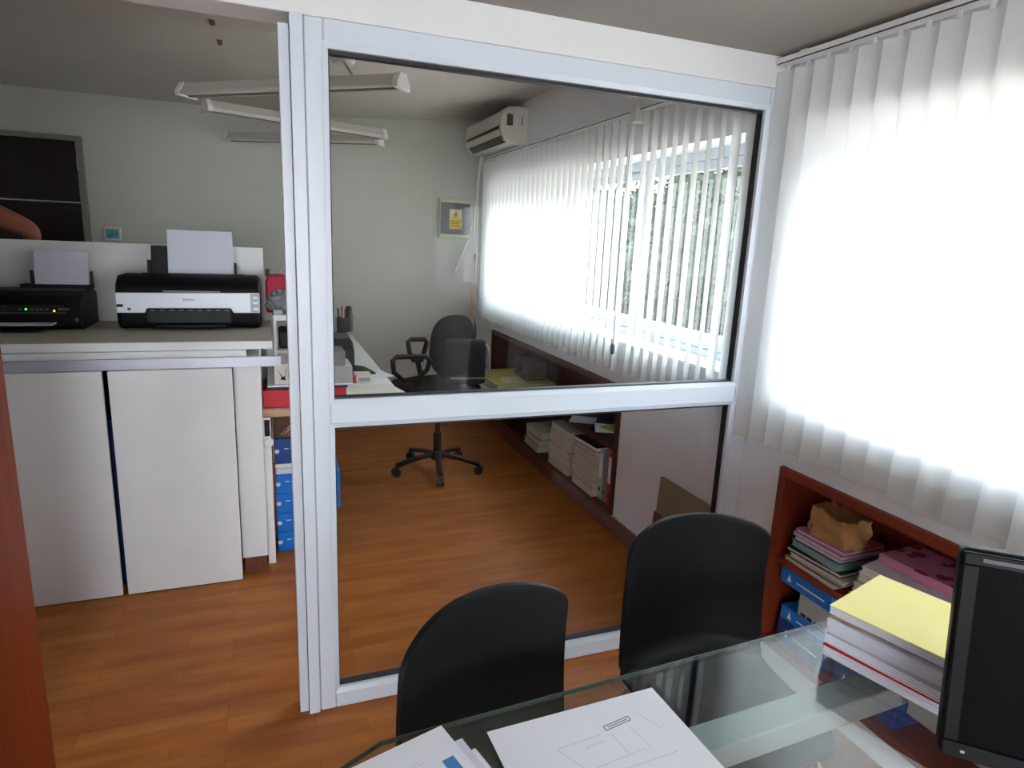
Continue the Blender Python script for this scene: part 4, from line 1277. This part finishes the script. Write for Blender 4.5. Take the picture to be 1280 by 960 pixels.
# taupe board leaning on the wall beyond the partition
tb = MB().box(1.735, 1.755, 2.09, 2.50, 0.0, 0.51, rot=Matrix.Rotation(math.radians(3), 4, 'Y'), piv=(1.745, 2.3, 0.0))
tbo = thing('leaning_board', 'taupe board leaning against the window wall behind the partition', 'board', (1.745, 2.3, 0))
tb.build('board', M_taupe, tbo, bevel=0.002)
MB().box(1.728, 1.735, 2.30, 2.505, 0.0, 0.33, rot=Matrix.Rotation(math.radians(3), 4, 'Y'), piv=(1.745, 2.3, 0.0)).build('reddish_strip', M_skirt, tbo, bevel=0.001)

# ------------------------------------------------------------------ visitor chairs
def make_visitor(label):
    t = thing('visitor_chair', label, 'chair', (0, 0, 0), 0, 'black visitor chairs at the glass desk')
    Wt, Wb, r, c, n, zt = 0.215, 0.222, 0.17, 0.075, 2.35, 0.876
    nu, nb, ns = 36, 26, 18
    mb = MB()
    rows = []
    # seat rows from the front edge to the back, then the bend, then the back
    path = [(-0.44, 0.425), (-0.425, 0.442), (-0.39, 0.452), (-0.33, 0.452), (-0.26, 0.446), (-0.18, 0.441), (-0.11, 0.438), (-0.065, 0.440), (-0.035, 0.448), (-0.014, 0.462)]
    for i, (y, z) in enumerate(path):
        q_ = i / (len(path) - 1)
        w = 0.19 + 0.03 * min(1, q_ * 1.3)
        if i == 0: w *= 0.90
        if i == 1: w *= 0.97
        row = []
        for k in range(nu + 1):
            u = math.sin((2 * k / nu - 1) * math.pi / 2)
            # sides curl up progressively into the wrap of the back
            row.append((w * u, y - c * q_ ** 3 * u * u, z + 0.012 * u * u))
        rows.append(row)
    for j in range(1, nb + 1):
        v = j / nb
        row = []
        for k in range(nu + 1):
            u = math.sin((2 * k / nu - 1) * math.pi / 2)      # denser towards the edges
            zm = 1 - r * (1 - max(0.0, 1 - abs(u) ** n) ** (1 / n))
            vz = v * zm
            x = (Wb + (Wt - Wb) * vz) * u
            row.append((x, 0.002 * vz - c * (x / Wt) ** 2 + 0.012 * math.sin(vz * math.pi), 0.47 + (zt - 0.47) * vz))
        rows.append(row)
    g = [[mb.bm.verts.new(p) for p in row] for row in rows]
    for a, b in zip(g, g[1:]):
        for k in range(nu):
            mb.bm.faces.new((a[k], a[k + 1], b[k + 1], b[k]))
    mb.build('seat_shell', M_chair, t, local=True, solid=0.011, bevel=0.003, ang=70)
    for s in (-1, 1):
        MB().tube([(s * 0.13, -0.30, 0.432), (s * 0.19, -0.36, 0.40), (s * 0.225, -0.40, 0.20), (s * 0.235, -0.42, 0.012)], 0.0095, 10).build('leg', M_chrome, t, local=True)
        MB().tube([(s * 0.13, -0.14, 0.424), (s * 0.19, -0.07, 0.40), (s * 0.225, 0.0, 0.20), (s * 0.235, 0.035, 0.012)], 0.0095, 10).build('leg', M_chrome, t, local=True)
        for y in (-0.42, 0.035):
            MB().lathe([(0.013, 0.0), (0.013, 0.016)], (s * 0.235, y, 0), 10).build('foot_cap', M_blackm, t, local=True)
    MB().box(-0.15, 0.15, -0.31, -0.13, 0.418, 0.430).build('mounting_plate', M_black, t, local=True, bevel=0.003)
    return t
v1 = make_visitor('black shell visitor chair pulled to the middle of the glass desk')
v1.location = (0.382, 1.16, 0)
v1.rotation_euler = (0, 0, 0.34)
v2 = copy_tree(v1)
v2['label'] = 'black shell visitor chair standing beside the near bookcase'
v2.location = (1.09, 1.381, 0)
v2.rotation_euler = (0, 0, -0.095)

# ------------------------------------------------------------------ glass desk
gd = thing('glass_desk', 'glass-topped desk on a white steel frame under the paperwork', 'desk', (0.7, 0.55, 0))
outline = [(0.155, 0.962), (1.32, 1.022), (1.36, 0.08), (0.10, 0.02), (0.082, 0.925)]
gt = MB().prism(outline, 'z', 0.730, 0.740)
top = gt.build('glass_top', M_desk_glass, gd, smooth=False)
# polished green edge strip just inside the rim
eg = MB()
for (a, b) in zip(outline, outline[1:] + outline[:1]):
    a, b = Vector((a[0], a[1], 0)), Vector((b[0], b[1], 0))
    nrm = (b - a).cross(Vector((0, 0, 1))).normalized()
    cc = Vector((0.7, 0.5, 0))
    if (cc - a).dot(nrm) < 0:
        nrm = -nrm
    o1 = -nrm * 0.0002
    o2 = -nrm * 0.0022
    va = [eg.bm.verts.new((p.x, p.y, z)) for p, z in ((a + o1, 0.7305), (b + o1, 0.7305), (b + o1, 0.7395), (a + o1, 0.7395), (a + o2, 0.7305), (b + o2, 0.7305), (b + o2, 0.7395), (a + o2, 0.7395))]
    for f in ((0, 1, 2, 3), (4, 7, 6, 5), (0, 4, 5, 1), (3, 2, 6, 7), (0, 3, 7, 4), (1, 5, 6, 2)):
        eg.bm.faces.new([va[i] for i in f])
eg.build('polished_edge', M_glass_edge, top, smooth=False)
Rb = Matrix.Rotation(math.radians(2.6), 4, 'Z')
MB().box(0.25, 1.315, 0.797, 0.862, 0.652, 0.705, rot=Rb, piv=(0.78, 0.83, 0.68)).build('cross_beam', M_alu, gd, bevel=0.004)
MB().box(0.25, 1.315, 0.16, 0.225, 0.652, 0.705, rot=Rb, piv=(0.78, 0.19, 0.68)).build('cross_beam', M_alu, gd, bevel=0.004)
for x in (0.27, 1.27):
    MB().box(x - 0.028, x + 0.028, 0.226, 0.80, 0.652, 0.703).build('side_beam', M_alu, gd, bevel=0.004)
    for y in (0.20, 0.52):
        yy = y + (0.022 if x > 1 else -0.022)
        MB().box(x - 0.026, x + 0.026, yy - 0.026, yy + 0.026, 0.0, 0.655).build('leg', M_alu, gd, bevel=0.004)
        MB().lathe([(0.02, 0.70), (0.02, 0.7298)], (x, yy, 0), 14).build('glass_spacer', M_chrome, gd)

# paperwork on the glass desk
def skewed(p0, ang, sx, sy):
    u = Vector((math.cos(ang), math.sin(ang)))
    w = Vector((math.sin(ang), -math.cos(ang)))
    p = Vector(p0)
    return [tuple(p), tuple(p + u * sx), tuple(p + u * sx + w * sy), tuple(p + w * sy)]
dr_t = thing('drawing_sheet', 'large white drawing sheet on the glass desk', 'drawing', (0.5, 0.7, 0.7405))
q0 = skewed((0.337, 0.925), math.radians(2.0), 0.352, 0.50)
MB().prism(q0, 'z', 0.7405, 0.7418).build('sheet', M_paper, dr_t, smooth=False)
def on_sheet(a, b):
    u = Vector((math.cos(math.radians(2)), math.sin(math.radians(2))))
    w = Vector((math.sin(math.radians(2)), -math.cos(math.radians(2))))
    p = Vector((0.337, 0.925)) + u * a + w * b
    return (p.x, p.y)
def line_on(mb, a0, b0, a1, b1, w=0.001):
    p, q_ = Vector(on_sheet(a0, b0)), Vector(on_sheet(a1, b1))
    d = (q_ - p).normalized()
    n_ = Vector((-d.y, d.x)) * w
    mb.prism([tuple(p - n_), tuple(q_ - n_), tuple(q_ + n_), tuple(p + n_)], 'z', 0.7418, 0.7420)
k = MB()
for (a0, b0, a1, b1) in ((0.205, 0.060, 0.262, 0.052), (0.205, 0.070, 0.262, 0.062), (0.205, 0.060, 0.205, 0.070), (0.262, 0.052, 0.262, 0.062), (0.212, 0.064, 0.256, 0.058)):
    line_on(k, a0, b0, a1, b1, 0.0012)
k.build('dark_lines', M_ink, dr_t, smooth=False)
k = MB()
for (a0, b0, a1, b1) in ((0.10, 0.08, 0.13, 0.14), (0.10, 0.08, 0.19, 0.075), (0.28, 0.045, 0.305, 0.10), (0.13, 0.14, 0.25, 0.13), (0.21, 0.08, 0.215, 0.13), (0.25, 0.075, 0.26, 0.13), (0.15, 0.095, 0.19, 0.09), (0.02, 0.16, 0.30, 0.155), (0.05, 0.2, 0.28, 0.2), (0.05, 0.2, 0.05, 0.4), (0.28, 0.2, 0.28, 0.4)):
    line_on(k, a0, b0, a1, b1, 0.0009)
k.build('faint_lines', M_inkl, dr_t, smooth=False)

zz = 0.7405
for i, (p0, a_, lb) in enumerate((((0.078, 0.832), 15, 'lowest sheet sheaf of the loose papers at the desk corner'), ((0.060, 0.860), 14, 'middle sheaf of the loose papers at the desk corner'), ((0.034, 0.887), 16, 'printed top sheaf of the loose papers at the desk corner'))):
    pts = skewed(p0, math.radians(a_), 0.235, 0.30)
    t = thing('paper_sheaf', lb, 'papers', ((pts[0][0] + pts[2][0]) / 2, (pts[0][1] + pts[2][1]) / 2, zz), 0, 'loose papers at the desk corner')
    MB().prism(pts, 'z', zz, zz + 0.0042).build('sheets', M_paper if i != 1 else M_paper2, t, smooth=False)
    if i == 2:
        u = Vector((math.cos(math.radians(a_)), math.sin(math.radians(a_))))
        w = Vector((math.sin(math.radians(a_)), -math.cos(math.radians(a_))))
        k = MB()
        for (a, b, sx, sy) in ((0.10, 0.05, 0.06, 0.0016), (0.10, 0.056, 0.07, 0.0016), (0.10, 0.062, 0.05, 0.0016), (0.03, 0.08, 0.10, 0.0016), (0.03, 0.09, 0.12, 0.0016), (0.03, 0.10, 0.12, 0.0016)):
            p = Vector(p0) + u * a + w * b
            k.prism([tuple(p), tuple(p + u * sx), tuple(p + u * sx + w * sy), tuple(p + w * sy)], 'z', zz + 0.0042, zz + 0.0044)
        k.build('printed_text', M_inkl, t, smooth=False)
        k = MB()
        p = Vector(p0) + u * 0.195 + w * 0.070
        k.prism([tuple(p), tuple(p + u * 0.022), tuple(p + u * 0.022 + w * 0.04), tuple(p + w * 0.04)], 'z', zz + 0.0042, zz + 0.0044)
        k.build('blue_print', M_inkblue, t, smooth=False)
    zz += 0.0045

# tall document pile with yellow folder
pa = math.radians(16.5)
zz = 0.7405
layers = [('document_bundle', 0.030, M_paper2, 'thick white document bundle at the bottom of the pile beside the monitor', 0.002, 0.0),
          ('folder', 0.004, M_red, 'thin red folder above the bottom bundle of the pile beside the monitor', -0.010, 0.01),
          ('document_bundle', 0.022, M_paper, 'white document bundle just above the thin red folder', -0.004, -0.02),
          ('document_bundle', 0.020, M_paper2, 'bluish document bundle in the middle of the pile beside the monitor', 0.004, 0.02),
          ('document_bundle', 0.018, M_paper2, 'loose document bundle right below the kraft envelope', -0.003, -0.01),
          ('envelope', 0.005, M_kraft, 'kraft envelope peeking from the pile beside the monitor', 0.006, 0.03),
          ('document_bundle', 0.018, M_paper2, 'white document bundle directly under the yellow folder', 0.004, 0.0)]
for nm, th, m_, lb, off, da in layers:
    q_ = skewed((1.114 + off, 0.918 + off * 0.5), pa + da, 0.232, 0.315)
    t = thing(nm, lb, 'document' if nm == 'document_bundle' else nm, ((q_[0][0] + q_[2][0]) / 2, (q_[0][1] + q_[2][1]) / 2, zz))
    MB().prism(q_, 'z', zz, zz + th - 0.0004).build('sheets', m_, t, bevel=0.001)
    if nm == 'document_bundle':
        k = MB()
        rg = random.Random(int(zz * 10000))
        for i in range(3):
            e = 0.001 + 0.002 * rg.random()
            z_ = zz + th * (0.2 + 0.27 * i)
            qq = skewed((1.114 + off - e * 0.7, 0.918 + off * 0.5 - e * 0.1), pa + da, 0.232 + e * 1.6, 0.316)
            k.prism(qq, 'z', z_, z_ + 0.0012)
        k.build('loose_edges', M_paper if m_ is not M_paper else M_paper2, t, smooth=False)
    zz += th
yf = MB().prism(skewed((1.116, 0.921), pa, 0.238, 0.32), 'z', zz, zz + 0.003)
one(yf, 'folder', M_yellow, 'pale yellow folder on top of the tall document pile', 'folder', bevel=0.0008)

# monitor
mo = thing('monitor', 'black flat monitor standing at the end of the glass desk', 'monitor', (1.043, 0.607, 0.7405), math.radians(-48.5))
tl = Matrix.Rotation(-0.12, 4, 'X') @ Matrix.Rotation(-0.05, 4, 'Y')
pv = (0, 0, 0.036)
MB().box(0.0, 0.50, -0.0, 0.045, 0.036, 0.398, rot=tl, piv=pv).build('casing', M_black, mo, local=True, bevel=0.012, bseg=3)
bz = MB()
for (a, b, c, d) in ((0.004, 0.496, 0.040, 0.068), (0.004, 0.496, 0.373, 0.394), (0.004, 0.026, 0.068, 0.373), (0.474, 0.496, 0.068, 0.373)):
    bz.box(a, b, -0.006, 0.002, c, d, rot=tl, piv=pv)
bz.build('bezel', M_black, mo, local=True, bevel=0.002)
MB().box(0.026, 0.474, -0.0022, 0.001, 0.066, 0.375, rot=tl, piv=pv).build('screen', mat('screen_off', (6, 6, 7), 0.5, spec=0.06, var=0.0), mo, local=True)
MB().box(0.030, 0.036, -0.0075, -0.006, 0.052, 0.056, rot=tl, piv=pv).build('power_light', M_lgrey, mo, local=True)
MB().box(0.03, 0.11, -0.0072, -0.0058, 0.381, 0.387, rot=tl, piv=pv).build('faint_lettering', M_greydark, mo, local=True)
MB().box(0.22, 0.28, 0.05, 0.08, 0.01, 0.22).build('stand_neck', M_black, mo, local=True, bevel=0.005)
MB().lathe([(0.11, 0.0), (0.11, 0.008), (0.03, 0.018)], (0.25, 0.06, 0), 28).build('stand_foot', M_black, mo, local=True)

# ------------------------------------------------------------------ person standing behind the counter
pe = thing('person', 'person in a grey sleeveless top behind the counter, bare arm bent outward', 'person', (-1.50, 4.0, 0))
pe.scale = (1.0, 1.0, 1.05)
def skin_body(name, m, verts, edges, radii, root, parent, sub=2):
    me = bpy.data.meshes.new(name)
    me.from_pydata([Vector(v) for v in verts], edges, [])
    ob = bpy.data.objects.new(name, me)
    COL.objects.link(ob)
    ob.parent = parent
    me.materials.append(m)
    sk_ = ob.modifiers.new('skin', 'SKIN')
    sk_.use_smooth_shade = True
    if not me.skin_vertices:
        me.skin_vertices.new()
    for i, r in enumerate(radii):
        sv = me.skin_vertices[0].data[i]
        sv.radius = r if isinstance(r, tuple) else (r, r)
        sv.use_root = (i == root)
    s2 = ob.modifiers.new('subdivision', 'SUBSURF')
    s2.levels = sub
    s2.render_levels = sub
    return ob
# local coordinates, facing +y (towards the back of the room)
V = [(0, 0, 0.98), (0, 0, 1.15), (0, 0.01, 1.32), (0, 0, 1.46), (0, 0.0, 1.56), (0, 0.02, 1.64), (0, 0.03, 1.74),   # 0 pelvis .. 6 head
     (0.09, 0, 0.92), (0.11, 0.01, 0.52), (0.12, -0.02, 0.09), (0.13, 0.12, 0.04),   # 7-10 leg
     (-0.09, 0, 0.92), (-0.11, 0.01, 0.52), (-0.12, -0.02, 0.09), (-0.13, 0.12, 0.04),   # 11-14
     (0.18, -0.01, 1.575), (0.40, -0.02, 1.475), (0.30, 0.17, 1.30), (0.25, 0.235, 1.24),   # 15-18 raised arm: shoulder elbow wrist palm
     (-0.18, 0, 1.47), (-0.25, -0.03, 1.20), (-0.24, 0.04, 0.95), (-0.24, 0.06, 0.87)]   # 19-22 arm
E_ = [(0, 1), (1, 2), (2, 3), (3, 4), (4, 5), (5, 6), (0, 7), (7, 8), (8, 9), (9, 10), (0, 11), (11, 12), (12, 13), (13, 14), (3, 15), (15, 16), (16, 17), (17, 18), (3, 19), (19, 20), (20, 21), (21, 22)]
Rr_ = [(0.15, 0.11), (0.135, 0.10), (0.15, 0.11), (0.10, 0.075), 0.055, 0.075, 0.088, 0.085, 0.06, 0.04, 0.035, 0.085, 0.06, 0.04, 0.035, 0.062, 0.047, 0.032, 0.036, 0.06, 0.043, 0.03, 0.034]
bd = skin_body('body', M_skin, V, E_, Rr_, 0, pe)
# fingers for both hands
def fingers(base, d, side, nm):
    b, d, s = Vector(base), Vector(d).normalized(), Vector(side).normalized()
    n = d.cross(s).normalized()
    for k, (o, L) in enumerate(((-0.026, 0.070), (-0.009, 0.080), (0.009, 0.075), (0.026, 0.058))):
        p = b + s * o + d * 0.02
        MB().tube([p, p + d * L * 0.4, p + d * L * 0.75 + n * 0.012, p + d * L * 0.95 + n * 0.028], 0.0085, 8).build('finger', M_skin, bd, local=True)
    p = b - s * 0.03 - d * 0.02
    MB().tube([p, p - s * 0.022 + d * 0.02, p - s * 0.026 + d * 0.045], 0.0095, 8).build('thumb', M_skin, bd, local=True)
fingers((0.25, 0.235, 1.24), (-0.5, 0.5, -0.5), (0.5, 0.6, 0.1), 'r')
fingers((-0.24, 0.06, 0.87), (0, 0.15, -1), (0, 1, 0.1), 'l')
Vs = [(0, 0, 0.96), (0, 0, 1.15), (0, 0.01, 1.32), (0, 0, 1.46), (0.12, 0, 1.50), (-0.12, 0, 1.47)]
skin_body('top', M_shirt, Vs, [(0, 1), (1, 2), (2, 3), (3, 4), (3, 5)], [(0.165, 0.125), (0.15, 0.115), (0.165, 0.125), (0.115, 0.09), 0.066, 0.07], 0, pe)
Vt = [(0, 0, 0.98), (0.09, 0, 0.90), (0.11, 0.01, 0.52), (0.12, -0.02, 0.08), (-0.09, 0, 0.90), (-0.11, 0.01, 0.52), (-0.12, -0.02, 0.08)]
skin_body('trousers', M_trouser, Vt, [(0, 1), (1, 2), (2, 3), (0, 4), (4, 5), (5, 6)], [(0.16, 0.12), 0.10, 0.075, 0.06, 0.10, 0.075, 0.06], 0, pe)
for s in (-1, 1):
    MB().ellipsoid((s * 0.13, 0.07, 0.04), (0.05, 0.13, 0.045), 16, 10).build('shoe', M_blackm, pe, local=True)
MB().ellipsoid((0, 0.005, 1.765), (0.097, 0.105, 0.095), 20, 12).build('hair', M_hair, pe, local=True)
hd = MB()
hd.ellipsoid((0, 0.125, 1.70), (0.014, 0.022, 0.022), 10, 8)
hd.build('nose', M_skin, bd, local=True)
for s in (-1, 1):
    MB().ellipsoid((s * 0.034, 0.108, 1.725), (0.014, 0.010, 0.008), 10, 8).build('eye', M_paper, bd, local=True)
    MB().ellipsoid((s * 0.09, 0.03, 1.71), (0.012, 0.022, 0.032), 10, 8).build('ear', M_skin, bd, local=True)
MB().ellipsoid((0, 0.108, 1.655), (0.026, 0.009, 0.007), 10, 8).build('mouth', M_crimson, bd, local=True)
